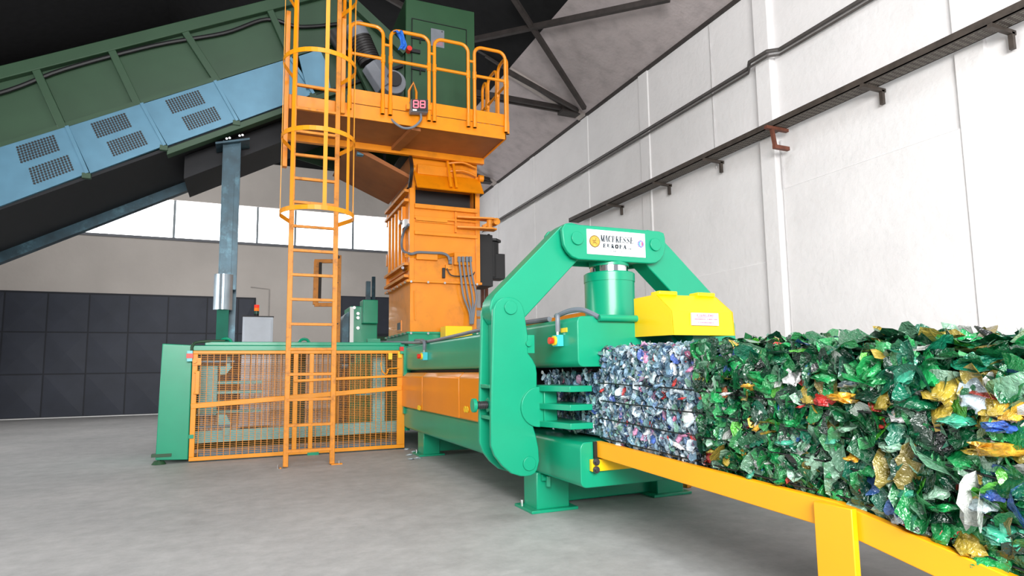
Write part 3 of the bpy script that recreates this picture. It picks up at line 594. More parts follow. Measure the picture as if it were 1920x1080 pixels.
def flakes(C, N, S, colr, tilt=0.38, asp=(0.4, 0.85)):
    """crumpled plastic pieces: centres, outward normals, sizes -> verts, faces, colours"""
    V = []; Fc = []; K = []
    uv = np.array(G4); rr = np.maximum(np.hypot(uv[:, 0], uv[:, 1]), 1e-6)
    disc = uv * (np.maximum(np.abs(uv[:, 0]), np.abs(uv[:, 1])) / rr)[:, None]
    for i in range(len(C)):
        n0 = Vector(N[i]); n = n0 + Vector(rng.normal(0, tilt, 3)); n.normalize()
        if n.dot(n0) < 0.3: n = n0
        a = rng.normal(0, 0.7); up = Vector((0, 0, 1)) if abs(n.z) < 0.8 else Vector((0, 1, 0))
        u = (up - n * up.dot(n)).normalized(); w = n.cross(u); u2 = u * math.cos(a) + w * math.sin(a); w2 = n.cross(u2)
        s = S[i]; sv = s * rng.uniform(*asp); th0 = rng.uniform(0, 6.283)
        ang = np.arctan2(uv[:, 1], uv[:, 0]); wob = 1 + 0.14 * np.sin(2 * ang + th0) + 0.10 * np.sin(3 * ang + 2 * th0) + 0.07 * rng.normal(0, 1, 25)
        d = disc * np.clip(wob, 0.6, 1.5)[:, None]
        curl = rng.normal(-0.05, 0.30); fold = rng.normal(0, 0.16)
        bul = s * (curl * d[:, 1] ** 2 + rng.normal(0, 0.12) * d[:, 0] ** 2 + fold * np.abs(d[:, 1] - rng.uniform(-.4, .4)) + 0.055 * rng.normal(0, 1, 25)) + 0.1 * s
        P = np.array(C[i]) + d[:, :1] * s * np.array(u2) + d[:, 1:] * sv * np.array(w2) + bul[:, None] * np.array(n)
        o = len(V) * 25; V.append(P); Fc += [tuple(q + o for q in f) for f in G4F]
        K.append(np.repeat(colr[i][None, :] , 25, 0) * rng.uniform(0.9, 1.1, (25, 1)))
    return np.concatenate(V), Fc, np.concatenate(K)
def col_mesh(name, V, Fc, K, parent):
    loc = np.array(parent.location); me = bpy.data.meshes.new(name); me.from_pydata((V - loc).tolist(), [], Fc)
    a = me.color_attributes.new('Col', 'FLOAT_COLOR', 'POINT'); a.data.foreach_set('color', np.concatenate([np.clip(K, 0, 1), np.ones((len(K), 1))], 1).ravel())
    me.materials.append(FLAKE); me.polygons.foreach_set('use_smooth', [True] * len(Fc)); me.set_sharp_from_angle(angle=math.radians(75))
    o = bpy.data.objects.new(name, me); COL.objects.link(o); o.parent = parent; return o
# crushed bottle shapes (shared meshes)
def bottle_mesh(i, L=0.2, r=0.045):
    rs = np.random.default_rng(50 + i); n, k = 14, 12; V = []
    prof = [(0.02, 0), (0.8, 0.02), (1, 0.08), (0.95, 0.2), (1, 0.32), (0.92, 0.45), (1, 0.55), (0.9, 0.66), (0.6, 0.78), (0.3, 0.88), (0.28, 0.98), (0.02, 1.0)]
    fl = rs.uniform(0.3, 0.5); bend = rs.uniform(-0.35, 0.35); ph = rs.uniform(0, 6)
    for (a, t) in prof:
        for j in range(n):
            th = 2 * math.pi * j / n; q = r * a * (1 + 0.22 * math.sin(3 * th + ph + 9 * t) + 0.12 * rs.normal())
            V.append((q * math.cos(th) * 1.25 + bend * L * (t - .5) ** 2, q * math.sin(th) * fl, (t - 0.5) * L * 0.85 + 0.008 * rs.normal()))
    Fc = [(j * n + i2, j * n + (i2 + 1) % n, (j + 1) * n + (i2 + 1) % n, (j + 1) * n + i2) for j in range(k - 1) for i2 in range(n)]
    me = bpy.data.meshes.new('crushed_bottle'); me.from_pydata(V, [], Fc); me.polygons.foreach_set('use_smooth', [True] * len(Fc)); me.set_sharp_from_angle(angle=math.radians(55))
    me.materials.append(FLAKE); return me
BOT = [bottle_mesh(i) for i in range(10)]
PM = {n: flake_mat('pet_' + n, 0.12, 26, 0.7, metal=0.15, fixed=c) for n, c in dict(green=(28, 150, 80), deep=(10, 82, 52), gold=(176, 152, 56), clear=(190, 208, 216), white=(238, 238, 238), red=(205, 50, 48), amber=(228, 172, 55), blue=(60, 100, 190), teal=(60, 160, 130), pale=(140, 180, 155), pink=(225, 150, 190), steelblue=(110, 145, 175), brown=(165, 85, 35)).items()}

def bale(label, y0, y1, ztop, zbot, pal, size, count, bots, wires, press_part=None, heap=0.0, x0=2.481, x1=3.621):
    """ztop/zbot: functions of y"""
    yc = (y0 + y1) / 2
    root = thing('plastic_bale', label, 'bale', ((x0 + x1) / 2, yc, zbot(yc)), 'bales of crushed plastic bottles leaving the press')
    boxes = [(x0, x1, y0, y1, ztop, zbot)] + ([press_part] if press_part else [])
    m = MB(); e = 0.03
    for a, b, c, d, zt, zb in boxes:
        v = [(p, q, f(q) + g) for f, g in ((zb, 0.004), (zt, -e)) for p, q in ((a + e, c + e), (b - e, c + e), (b - e, d - e), (a + e, d - e))]
        m.add(v, [(0, 3, 2, 1), (4, 5, 6, 7), (0, 1, 5, 4), (1, 2, 6, 5), (2, 3, 7, 6), (3, 0, 4, 7)])
    m.build('packed_core', PM['deep'] if pal is PGREEN else PM['steelblue'], root)
    C, N, S = [], [], []
    for bi, (a, b, c, d, zt, zb) in enumerate(boxes):
        n = count if bi == 0 else count // 3
        for face, wgt in (('l', 0.5), ('t', 0.26), ('f', 0.09), ('r', 0.09), ('b', 0.06)):
            if bi == 1 and face in 'tfrb': continue
            for _ in range(int(n * wgt)):
                q = rng.uniform(c, d); p = rng.uniform(a, b); zz = rng.uniform(0.0, 1.0); s = size * (0.55 + 0.8 * rng.random() ** 2.2)
                hp = heap * math.sin(math.pi * min(max((p - a) / (b - a), 0), 1)) ** 0.5
                if face == 'l': cc, nn = (a + rng.uniform(-0.01, 0.02), q, zb(q) + 0.02 + zz * (zt(q) - zb(q) - 0.04)), (-1, 0, 0)
                elif face == 'r': cc, nn = (b, q, zb(q) + 0.02 + zz * (zt(q) - zb(q))), (1, 0, 0)
                elif face == 't': cc, nn = (p, q, zt(q) + rng.uniform(-0.015, 0.015) + hp), (0, 0, 1)
                elif face == 'f': cc, nn = (p, c, zb(c) + 0.02 + zz * (zt(c) - zb(c))), (0, -1, 0)
                else: cc, nn = (p, d, zb(d) + 0.02 + zz * (zt(d) - zb(d))), (0, 1, 0)
                if face == 'l':   # nothing may hang through the rail at the foot of the bale
                    s = min(s, 0.02 + (cc[2] - zb(q)) * 0.9 + 0.015)
                C.append(cc); N.append(nn); S.append(s)
    V, Fc, K = flakes(C, N, S, palette(pal, len(C)))
    mask = (V[:, 0] < 2.477) & (V[:, 2] < np.array([rail_top(v) for v in V[:, 1]]) + 0.01)
    V[mask, 0] = 2.477
    if press_part: V[(V[:, 1] > 4.13), 0] = np.maximum(V[(V[:, 1] > 4.13), 0], 2.45)
    o = col_mesh('compressed_plastic', V, Fc, K, root); o['kind'] = 'stuff'
    for j, (px, py, mn, sc, rz) in enumerate(bots):
        me = BOT[j % len(BOT)]; ob = bpy.data.objects.new('crushed_bottle', me); COL.objects.link(ob); ob.parent = root
        c = on('x', x0 - 0.012, px, py)
        if c[2] > ztop(c[1]) - 0.02: c = on('z', ztop(c[1]) + 0.02 + heap * 0.5, px, py)
        c = np.array([min(max(c[0], x0 - 0.012), x1 - 0.08), min(max(c[1], y0 + 0.03), y1 - 0.03), c[2]]); c[2] = min(c[2], ztop(c[1]) + 0.015 + heap * 0.5)
        ob.location = Vector(c) - root.location
        ob.rotation_euler = (rz, rng.uniform(-0.3, 0.3), math.pi / 2 + rng.uniform(-0.35, 0.35)); ob.scale = (sc * 1.15, sc * 1.1, sc * 1.1)
        ob.material_slots[0].link = 'OBJECT'; ob.material_slots[0].material = PM[mn]
    for fr in wires:
        zz = lambda q: zbot(q) + fr * (ztop(q) - zbot(q))
        ys = list(np.linspace(y0 - 0.0, y1, 9)); xa, xb_ = x0 - 0.026, x1 + 0.02
        path = [(xa + rng.uniform(-.004, .004), q, zz(q) + rng.uniform(-.004, .004)) for q in ys] + [(xb_, q, zz(q)) for q in ys[::-1]]
        MB().tube(path, 0.0045, 6, closed=True).build('baling_wire', WIRE, root)
    return root
def interp(xs, ys):
    return lambda q: float(np.interp(q, xs, ys))
rail_top = interp([0.427, 1.571, 2.05, 4.142, 9], [0.2965, 0.5066, 0.5945, 0.660, 0.660])
ztop = interp([0.512, 1.332, 1.717, 2.13, 2.998, 4.18], [1.072, 1.180, 1.227, 1.262, 1.321, 1.348])
zb = lambda q: rail_top(q) - 0.017
WF = (0.06, 0.26, 0.45, 0.64)
cb = [(1225, 705, 'clear', .5, .3), (1238, 722, 'steelblue', .5, 1.2), (1290, 775, 'white', .7, 0.2), (1297, 790, 'clear', .7, 1), (1278, 838, 'white', .6, 2), (1255, 690, 'steelblue', .6, .1), (1210, 672, 'pink', .35, 0), (1226, 670, 'red', .25, 0),
      (1265, 717, 'red', .3, .4), (1282, 746, 'red', .32, 1.4), (1187, 712, 'white', .4, 2.2), (1131, 730, 'red', .35, 1), (1192, 806, 'pink', .4, .4), (1176, 793, 'red', .22, 0), (1225, 822, 'blue', .35, .2), (1300, 690, 'pink', .4, 1), (1275, 818, 'pink', .4, .6), (1288, 815, 'pink', .35, 1.3), (1240, 770, 'clear', .45, .9), (1160, 830, 'clear', .4, 0.4), (1150, 690, 'steelblue', .45, .4), (1175, 745, 'clear', .45, 1.5)]
bale('bale of clear and bluish bottles still squeezed in the press mouth', 3.032, 4.129, ztop, zb, PCLEAR, 0.033, 3900, cb, WF, press_part=(2.502, 3.5, 4.15, 5.2, lambda q: 1.2, lambda q: 0.675), heap=0.01)
gb = [(1350, 690, 'deep', .7, .2), (1380, 680, 'green', .7, .1), (1350, 735, 'green', .7, .5), (1357, 728, 'brown', .6, .1), (1367, 738, 'white', .5, 1.5), (1340, 715, 'white', .3, .3), (1425, 715, 'green', .8, 2.2), (1440, 735, 'green', .8, 2.0), (1410, 728, 'amber', .5, 2), (1490, 700, 'white', .6, .3), (1495, 665, 'gold', .6, .8), (1520, 735, 'gold', .6, .1), (1465, 670, 'deep', .6, 1), (1400, 690, 'deep', .6, .3),
      (1425, 795, 'amber', .5, .8), (1440, 785, 'deep', .5, .3), (1490, 792, 'green', .6, 1.5), (1350, 820, 'green', .55, .4), (1480, 825, 'teal', .6, 1.2), (1390, 820, 'pale', .6, 1), (1365, 860, 'gold', .4, .5), (1410, 885, 'teal', .5, .7), (1520, 855, 'pale', .5, .4), (1505, 760, 'red', .3, 1.2), (1330, 780, 'deep', .5, .3), (1375, 765, 'green', .55, 1), (1455, 850, 'green', .55, .2), (1470, 900, 'green', .5, 1.3), (1340, 845, 'gold', .4, 1.4), (1395, 845, 'amber', .25, 0)]
bale('green bottle bale just behind the chute leg, next to the clear bale', 2.135, 3.015, ztop, zb, PGREEN, 0.064, 1800, gb, WF, heap=0.025)
nb = [(1555, 740, 'red', .75, 1.0), (1590, 748, 'amber', .95, 1.7), (1605, 720, 'clear', .7, 1.6), (1635, 725, 'white', .5, .4), (1660, 735, 'gold', .8, .4), (1560, 700, 'green', .8, 1.2), (1530, 725, 'green', .8, .3), (1690, 765, 'white', .6, .4), (1730, 745, 'deep', .9, 1), (1780, 715, 'gold', .9, .5), (1840, 725, 'clear', .9, .4), (1815, 670, 'gold', .8, 1.0), (1770, 760, 'gold', .7, .5), (1880, 735, 'gold', .9, .3), (1905, 750, 'amber', .8, .4), (1860, 770, 'gold', .8, .2), (1885, 800, 'blue', .8, 1.6), (1890, 845, 'amber', 1.1, 1.7), (1860, 840, 'gold', .9, 1.5),
      (1650, 655, 'deep', .8, 1.2), (1585, 660, 'deep', .7, .5), (1640, 690, 'green', .8, .8), (1700, 690, 'teal', .8, .5), (1740, 690, 'green', .8, .3), (1800, 780, 'teal', .8, 1.2), (1720, 790, 'deep', .8, .3), (1660, 830, 'red', .35, 1), (1680, 830, 'pale', .7, 1.2), (1640, 870, 'green', .6, .4), (1605, 850, 'amber', .5, 1), (1615, 905, 'red', .4, .3), (1700, 910, 'teal', .6, .8), (1680, 885, 'amber', .45, .3), (1760, 905, 'pale', .7, .6), (1830, 905, 'gold', .7, .2), (1870, 915, 'blue', .6, .9), (1810, 850, 'green', .7, .9), (1740, 860, 'deep', .7, .4), (1850, 935, 'clear', .6, .7), (1790, 950, 'green', .7, 1.5),
      (1610, 950, 'pale', .6, .8), (1560, 915, 'green', .5, .2), (1540, 880, 'green', .5, 1.1), (1690, 960, 'clear', .5, .4), (1720, 985, 'red', .5, 1.5), (1765, 990, 'green', .7, .4), (1755, 1010, 'red', .4, .3), (1820, 1010, 'gold', .7, .7), (1870, 1035, 'green', .8, .2), (1900, 985, 'teal', .8, .5), (1890, 1000, 'teal', .7, 1.5), (1840, 1040, 'green', .6, 1), (1655, 790, 'red', .35, .4), (1600, 800, 'pale', .7, 1.3), (1560, 810, 'teal', .6, .4), (1660, 990, 'pale', .5, .6), (1575, 880, 'pale', .55, .9), (1905, 900, 'deep', .8, .8)]
nr = bale('nearest green bottle bale, with gold and amber bottles, at the sloping chute end', 0.982, 2.118, ztop, zb, PGREEN, 0.086, 1900, nb, WF, heap=0.05)
# loose shards that stick up from the top of the nearest bale
def shard(pts, y, mn, name='loose_shard'):
    P = [np.array(on('x', y, *p)) for p in pts]; m = MB(); n = len(P); c = sum(P) / n + np.array([-0.03, 0.02, 0])
    Q = [p + np.array([0.006, 0, 0]) for p in P]
    m.add(P + [c], [(i, (i + 1) % n, n) for i in range(n)]); m.add(Q + [c + np.array([0.006, 0, 0])], [((i + 1) % n, i, n) for i in range(n)])
    return m.build(name, PM[mn], nr)
shard([(1764, 604), (1790, 609), (1800, 622), (1806, 640), (1790, 652), (1782, 632)], 2.87, 'pale'); shard([(1803, 616), (1818, 624), (1828, 645), (1800, 650)], 2.88, 'green')
shard([(1572, 617), (1590, 620), (1620, 632), (1645, 655), (1608, 655)], 2.82, 'deep'); shard([(1636, 611), (1648, 612), (1672, 628), (1690, 655), (1655, 655)], 2.87, 'gold')
shard([(1860, 640), (1872, 632), (1886, 640), (1905, 672), (1870, 675)], 2.91, 'deep'); shard([(1824, 630), (1840, 632), (1868, 668), (1830, 668)], 2.91, 'green'); shard([(1720, 630), (1740, 620), (1770, 655), (1735, 660)], 2.91, 'pale')

# ------------------------------------------------------------------ wire tying unit with mesh guard
FY = 9.82
unit = thing('wire_tying_unit', 'green wire tying unit behind a yellow mesh guard at the side of the press', 'machine', (0.6, 10.4, 0))
MB().prism([(-1.09, 0.06), (-0.70, 0.04), (-0.70, 1.61), (-1.07, 1.63)], 'y', FY, 11.0).build('end_housing', GREEN, unit, bevel=0.01)
m = MB(); m.box(-0.70, 2.29, FY, FY + 0.12, 1.53, 1.605); m.box(-0.70, 2.29, 10.9, 11.0, 1.5, 1.605); m.box(-0.55, 2.29, FY + 0.05, 11.0, 1.605, 1.66); m.build('top_beam', GREEN, unit, bevel=0.008)
m = MB(); m.tube(smoothpath([(-0.70, FY - 0.02, 1.50), (-0.70, FY - 0.02, 1.60), (-0.62, FY + 0.03, 1.655), (-0.3, FY + 0.1, 1.675)]), 0.02, 8); m.build('cable', CONV, unit)
for x in (on('y', FY, 423, 640)[0], on('y', FY, 573, 640)[0]):
    MB().tube([(x + 0.07 * math.cos(a * math.pi / 10), FY + 0.25, 1.655 + 0.06 * math.sin(a * math.pi / 10)) for a in range(11)], 0.022, 8).build('lifting_eye', GREEN, unit)
foot = MB(); foot.box(-1.14, -0.9, FY - 0.02, FY + 0.1, 0.1, 0.14); foot.cyl((-1.05, FY + 0.03, 0.02), (-1.05, FY + 0.03, 0.32), 0.018, 10); foot.cyl((-1.05, FY + 0.03, 0.0), (-1.05, FY + 0.03, 0.045), 0.09, 20, r2=0.06); foot.build('levelling_foot', CONVD, unit)
for x in (-0.9, 1.9): MB().cyl((x, 10.8, 0), (x, 10.8, 0.1), 0.06, 12).build('levelling_foot', CONVD, unit)
# guard frame
gx0, gx1, gz0, gz1 = -0.69, 2.29, 0.02, 1.53
fr = MB(); gy = FY - 0.035
fr.box(gx0, gx0 + 0.065, gy, gy + 0.035, gz0 + 0.055, gz1 - 0.045); fr.box(gx1 - 0.12, gx1, gy, gy + 0.035, gz0 + 0.055, gz1 - 0.045); fr.box(gx0, gx1, gy, gy + 0.035, gz1 - 0.045, gz1); fr.box(gx0, gx1, gy, gy + 0.035, gz0, gz0 + 0.055)
for p0, p1, hgt in (((360, 763), (757, 726), 0.075), ((552, 731), (750, 727), 0.03)):
    a = on('y', gy, *p0); b = on('y', gy, *p1)
fr.bar((gx0, gy + 0.01, 0.765), (gx1 - 0.05, gy + 0.01, 0.945), 0.035, 0.07); fr.bar((0.64, gy - 0.005, 1.085), (gx1 - 0.05, gy - 0.005, 1.135), 0.03, 0.04)
fr.box(0.635, 0.70, gy + 0.002, gy + 0.035, gz0 + 0.055, gz1 - 0.045); fr.box(0.86, 0.92, gy + 0.002, gy + 0.035, gz0 + 0.055, gz1 - 0.045)
gf = fr.build('guard_frame', FENCEY, unit, bevel=0.005)
for px in ((gx0 + 0.065, 0.635), (0.70, 0.86), (0.92, gx1 - 0.12)):
    m = MB(); x = px[0] + 0.04
    while x < px[1] - 0.02: m.box(x - 0.005, x + 0.005, gy + 0.010, gy + 0.018, gz0 + 0.05, gz1 - 0.04); x += 0.0805
    z = gz0 + 0.08
    while z < gz1 - 0.05: m.box(px[0], px[1], gy + 0.018, gy + 0.024, z - 0.0030, z + 0.0030); z += 0.0265
    m.build('wire_mesh', MESHW, gf, smooth=False)
m = MB(); x = on('y', gy, 366, 735)[0]; m.box(x, x + 0.05, gy - 0.05, gy - 0.03, 0.93, 1.25); m.box(x - 0.02, x + 0.049, gy - 0.031, gy, 0.932, 0.96); m.box(x - 0.02, x + 0.049, gy - 0.031, gy, 1.22, 1.248); m.build('handle', FENCEY, unit, bevel=0.004)
m = MB(); m.box(gx0 + 0.0, gx0 + 0.11, gy - 0.02, gy, 1.33, 1.43); m.cyl((gx0 + 0.03, gy - 0.05, 1.385), (gx0 + 0.03, gy, 1.385), 0.03, 12); m.build('latch', FENCEY, unit)
for px, py in ((356, 667), (754, 654)):
    c = on('y', gy - 0.03, px, py); m = MB(); m.box(c[0] - 0.035, c[0] + 0.035, gy - 0.06, gy - 0.005, c[2] - 0.08, c[2] + 0.07); o = m.build('interlock_switch', GREEN if px > 500 else TEAL, unit, bevel=0.004)
    MB().box(c[0] - 0.04, c[0] + 0.04, gy - 0.065, gy - 0.005, c[2] - 0.035, c[2] + 0.03).build('switch_face', RED, o)
for px, py in ((732, 668), (750, 665)):
    c = on('y', gy - 0.03, px, py); MB().box(c[0] - 0.03, c[0] + 0.03, gy - 0.03, gy, c[2] - 0.05, c[2] + 0.05).build('latch', YEL, unit)
c0, c1 = Vector(on('y', gy - 0.03, 714, 680)), Vector(on('y', gy - 0.03, 728, 692)); c2 = Vector(on('y', gy - 0.03, 748, 690))
MB().tube(smoothpath([c0, c0 + Vector((0.02, 0, -0.12)), c0 + Vector((0.08, 0, -0.18)), c1 + Vector((0, 0, -0.02)), c1, c2]), 0.009, 6).build('chain', FENCEY, unit)
for z in (1.25, 0.87, 0.33):
    MB().box(gx1 - 0.04, gx1 + 0.09, gy + 0.03, gy + 0.09, z - 0.05, z + 0.03).build('hinge', GREEN, unit)
MB().box(gx0 - 0.01, gx0 + 0.05, gy - 0.02, gy, 0.33, 0.38).build('hinge', GREEN, unit)
m = MB(); x = gx0 + 0.1
while x < gx1 - 0.1: m.box(x - 0.005, x + 0.005, 10.955, 10.963, 0.18, 1.5); x += 0.0805
z = 0.2
while z < 1.5: m.box(gx0 + 0.05, gx1 - 0.08, 10.963, 10.969, z - 0.0035, z + 0.0035); z += 0.0265
m.build('rear_mesh', MESHW, unit, smooth=False)
# machinery behind the mesh
def inner(name, y, x0, y0, x1, y1, dep, m_=TEAL):
    a = rect(y, x0, y0, x1, y1); return MB().box(a[0], a[1], y, y + dep, a[2], a[3]).build(name, m_, unit, bevel=0.005)
m = MB(); m.bar(on('y', 10.3, 366, 820), on('y', 10.3, 752, 798), 0.12, 0.17); m.build('lower_rail', TEAL, unit)
inner('needle_carriage', 10.3, 699, 668, 722, 802, 0.2); inner('needle_carriage', 10.4, 372, 686, 407, 780, 0.25)
for yy in (717, 735, 753, 771): inner('needle_arm', 10.45, 405, yy - 2.5, 492, yy + 2.5, 0.08)
for x0, y0, x1, y1 in ((364, 676, 440, 680), (366, 777, 400, 780), (366, 798, 434, 802)): inner('guide_bar', 10.15, x0, y0, x1, y1, 0.05, GALV)
m = MB()
for tri in (((411, 687), (436, 687), (424, 702), (412, 702)), ((408, 777), (424, 777), (434, 797), (408, 797)), ((418, 797), (432, 797), (429, 816), (418, 818)), ((425, 668), (432, 668), (432, 687), (425, 687))):
    m.prism([(on('y', 10.2, *p)[0], on('y', 10.2, *p)[2]) for p in tri], 'y', 10.2, 10.3)
m.build('needle_guide', TEAL, unit)
inner('cross_rail', 10.35, 668, 734, 698, 741, 0.05); inner('floor_rail', 10.2, 372, 846, 750, 838, 0.1, GALV)
MB().box(-0.7, 2.2, 10.96, 11.0, 0.05, 0.18).build('rear_sill', CONVD, unit)
m = MB(); m.box(-0.7, -0.64, 10.95, 11.0, 0.05, 1.55); m.box(2.2, 2.28, 10.95, 11.0, 0.05, 1.55); m.box(0.66, 0.9, 10.95, 11.0, 0.05, 1.55); m.build('rear_post', CONVD, unit)
m = MB(); m.cyl(on('y', 10.6, 640, 685), on('y', 10.6, 652, 685), 0.06, 16); m.cyl(on('y', 10.6, 661, 668), on('y', 10.6, 661, 680), 0.03, 10); m.build('knotter_motor', GALV, unit)
x0 = on('y', gy, 576, 856); MB().box(x0[0], x0[0] + 0.16, gy - 0.02, gy + 0.05, 0.0, 0.04).build('door_stop', GREEN, unit)

# ------------------------------------------------------------------ feed tower
tower = thing('feed_tower', 'tall orange material feed tower bolted on the press behind the ladder', 'machine', (2.95, 10.7, 1.6))
TX0, TX1, TY0, TY1 = 2.385, 3.55, 9.85, 11.5
MB().box(TX0 - 0.03, TX1 + 0.03, TY0 - 0.03, TY1 + 0.03, 1.6, 1.82).build('base_flange', GREEN, tower)
m = MB(); m.box(TX0 - 0.06, TX1 + 0.06, TY0 - 0.06, TY1 + 0.06, 1.80, 1.83); m.build('flange_rim', GREEN, tower)
lower = MB().box(TX0, TX1 - 0.03, TY0, TY1, 1.83, 2.64).build('lower_chute', ORANGE, tower, bevel=0.01)
c = on('x', TX0 - 0.01, 748, 612); m = MB(); m.box(TX0 - 0.012, TX0, c[1] - 0.16, c[1] + 0.16, c[2] - 0.09, c[2] + 0.09); m.box(TX0 - 0.016, TX0, c[1] - 0.11, c[1] + 0.11, c[2] - 0.06, c[2] + 0.06, 1); m.build('inspection_window', [ORANGE, STEEL], lower)
a = on('y', TY0, 775, 545); b = on('y', TY0, 776, 600); MB().cyl((a[0] + 0.02, TY0 - 0.02, a[2]), (b[0] + 0.02, TY0 - 0.02, b[2]), 0.014, 8).build('grab_bar', ORANGE, lower)
m = MB(); m.box(TX0 - 0.07, TX1 + 0.05, TY0 - 0.06, TY1 + 0.06, 2.63, 2.67); m.build('middle_flange', ORANGE, tower, bevel=0.004)
for zz in (2.62, 1.79):
    for i in range(5): MB().cyl((TX0 - 0.0 + 0.28 * i, TY0 - 0.075, zz + 0.015), (TX0 + 0.28 * i, TY0 - 0.055, zz + 0.015), 0.02, 6).build('bolt', BOLT, tower)
    for i in range(6): MB().cyl((TX0 - 0.085, TY0 + 0.05 + 0.28 * i, zz + 0.015), (TX0 - 0.06, TY0 + 0.05 + 0.28 * i, zz + 0.015), 0.02, 6).build('bolt', BOLT, tower)
mid = MB().box(TX0 + 0.03, TX1, TY0, TY1, 2.67, 3.93).build('middle_section', ORANGE, tower, bevel=0.008)
for z0, z1, dy in ((3.42, 3.48, 0.05), (3.69, 3.73, 0.04), (3.86, 3.93, 0.06)): MB().box(TX0 + 0.06, TX1 - 0.02, TY0 - dy, TY0, z0, z1).build('stiffening_rib', ORANGE, tower, bevel=0.004)
m = MB(); m.box(TX0 - 0.02, TX0 + 0.06, TY0 - 0.03, TY0 + 0.06, 2.67, 4.2); m.box(TX1 - 0.05, TX1 + 0.03, TY0 - 0.03, TY0 + 0.06, 2.67, 4.5); m.build('corner_post', ORANGE, tower, bevel=0.006)
# side door with ribs
door = MB(); door.box(TX0 - 0.01, TX0 + 0.03, TY0 + 0.15, TY1 - 0.02, 2.85, 4.0); dr = door.build('side_door', ORANGE, tower)
for i in range(5): MB().box(TX0 - 0.07, TX0 - 0.01, TY0 + 0.28 + 0.27 * i, TY0 + 0.36 + 0.27 * i, 2.95, 3.95).build('door_rib', ORANGE, dr, bevel=0.004)
for z in (2.72, 2.92, 3.98, 4.14): MB().box(TX0 - 0.09, TX0, TY0 + 0.05, TY1 + 0.02, z, z + 0.045).build('door_rail', WORN, dr)
for z in (2.75, 3.15, 3.9): MB().box(TX0 - 0.05, TX0 + 0.02, TY1 - 0.02, TY1 + 0.05, z, z + 0.22).build('hinge', ORANGE, dr)
MB().cyl((TX0 - 0.12, TY0 + 0.3, 3.68), (TX0 - 0.01, TY0 + 0.3, 3.68), 0.04, 10).build('door_latch', BOLT, dr); MB().box(TX0 - 0.09, TX0, TY0 + 0.05, TY0 + 0.2, 3.55, 3.68).build('latch_plate', BOLT, dr); MB().cyl((TX0 - 0.1, TY0 + 0.1, 2.88), (TX0 - 0.02, TY0 + 0.35, 2.88), 0.025, 8).build('door_latch', BOLTD, dr)
# dark access opening, flap above it
m = MB(); m.box(TX0 + 0.06, TX1 - 0.05, TY0 + 0.25, TY1, 3.93, 4.3, 1); m.box(TX0 + 0.03, TX1, TY0 + 0.02, TY1, 4.25, 4.8, 0); m.box(TX0 + 0.03, TX0 + 0.08, TY0, TY1, 3.93, 4.3, 0); m.box(TX1 - 0.05, TX1, TY0, TY1, 3.93, 4.3, 0); m.build('upper_section', [ORANGE, BLACK], tower)
fl = MB(); fl.prism([(TY0 - 0.02, 4.47), (TY0 - 0.24, 4.16), (TY0 - 0.22, 4.15), (TY0 + 0.0, 4.45)], 'x', TX0 + 0.05, TX1 + 0.03); flap = fl.build('inspection_flap', ORANGE, tower)
for x in (on('y', TY0, 837, 330)[0], on('y', TY0, 847, 330)[0]): MB().prism([(TY0 - 0.06, 4.75), (TY0 - 0.28, 4.2), (TY0 - 0.22, 4.2), (TY0, 4.75)], 'x', x - 0.02, x + 0.02).build('flap_arm', ORANGE, flap)
MB().box(TX0 + 0.1, TX0 + 0.75, TY0 - 0.07, TY0, 4.43, 4.6).build('flap_guard', ORANGE, flap, bevel=0.01)
m = MB()
for z in (4.52, 4.66): m.tube(smoothpath([(3.0, TY0 - 0.08, z), (3.25, TY0 - 0.12, z + 0.03), (3.5, TY0 - 0.07, z - 0.02)]), 0.018, 6)
m.build('hydraulic_line', ORANGE, tower)
m = MB(); m.cyl((TX0 - 0.02, TY0 - 0.06, 4.5), (TX0 + 0.05, TY0 - 0.06, 4.5), 0.06, 14); m.cyl((TX1, TY0 - 0.06, 4.47), (TX1 + 0.08, TY0 - 0.06, 4.47), 0.06, 14); m.build('flap_pivot', ORANGE, tower)
# arm bracket with roller on the right
m = MB()
for z in (3.74, 3.57): m.prism([(3.15, TY0 - 0.0), (3.15, TY0 - 0.12), (3.75, TY0 - 0.22), (3.84, TY0 - 0.16), (3.84, TY0)], 'z', z, z + 0.025)
m.box(3.13, 3.16, TY0 - 0.05, TY0, 3.5, 3.85); o = m.build('arm_bracket', ORANGE, tower)
m = MB(); m.cyl((3.72, TY0 - 0.12, 3.6), (3.72, TY0 - 0.12, 3.75), 0.05, 12); m.cyl((3.84, TY0 - 0.16, 3.72), (3.84, TY0 - 0.02, 3.72), 0.06, 16); m.bar((3.6, TY0 - 0.1, 3.62), (3.86, TY0 - 0.12, 3.76), 0.03, 0.05); m.build('roller', WORN, o)
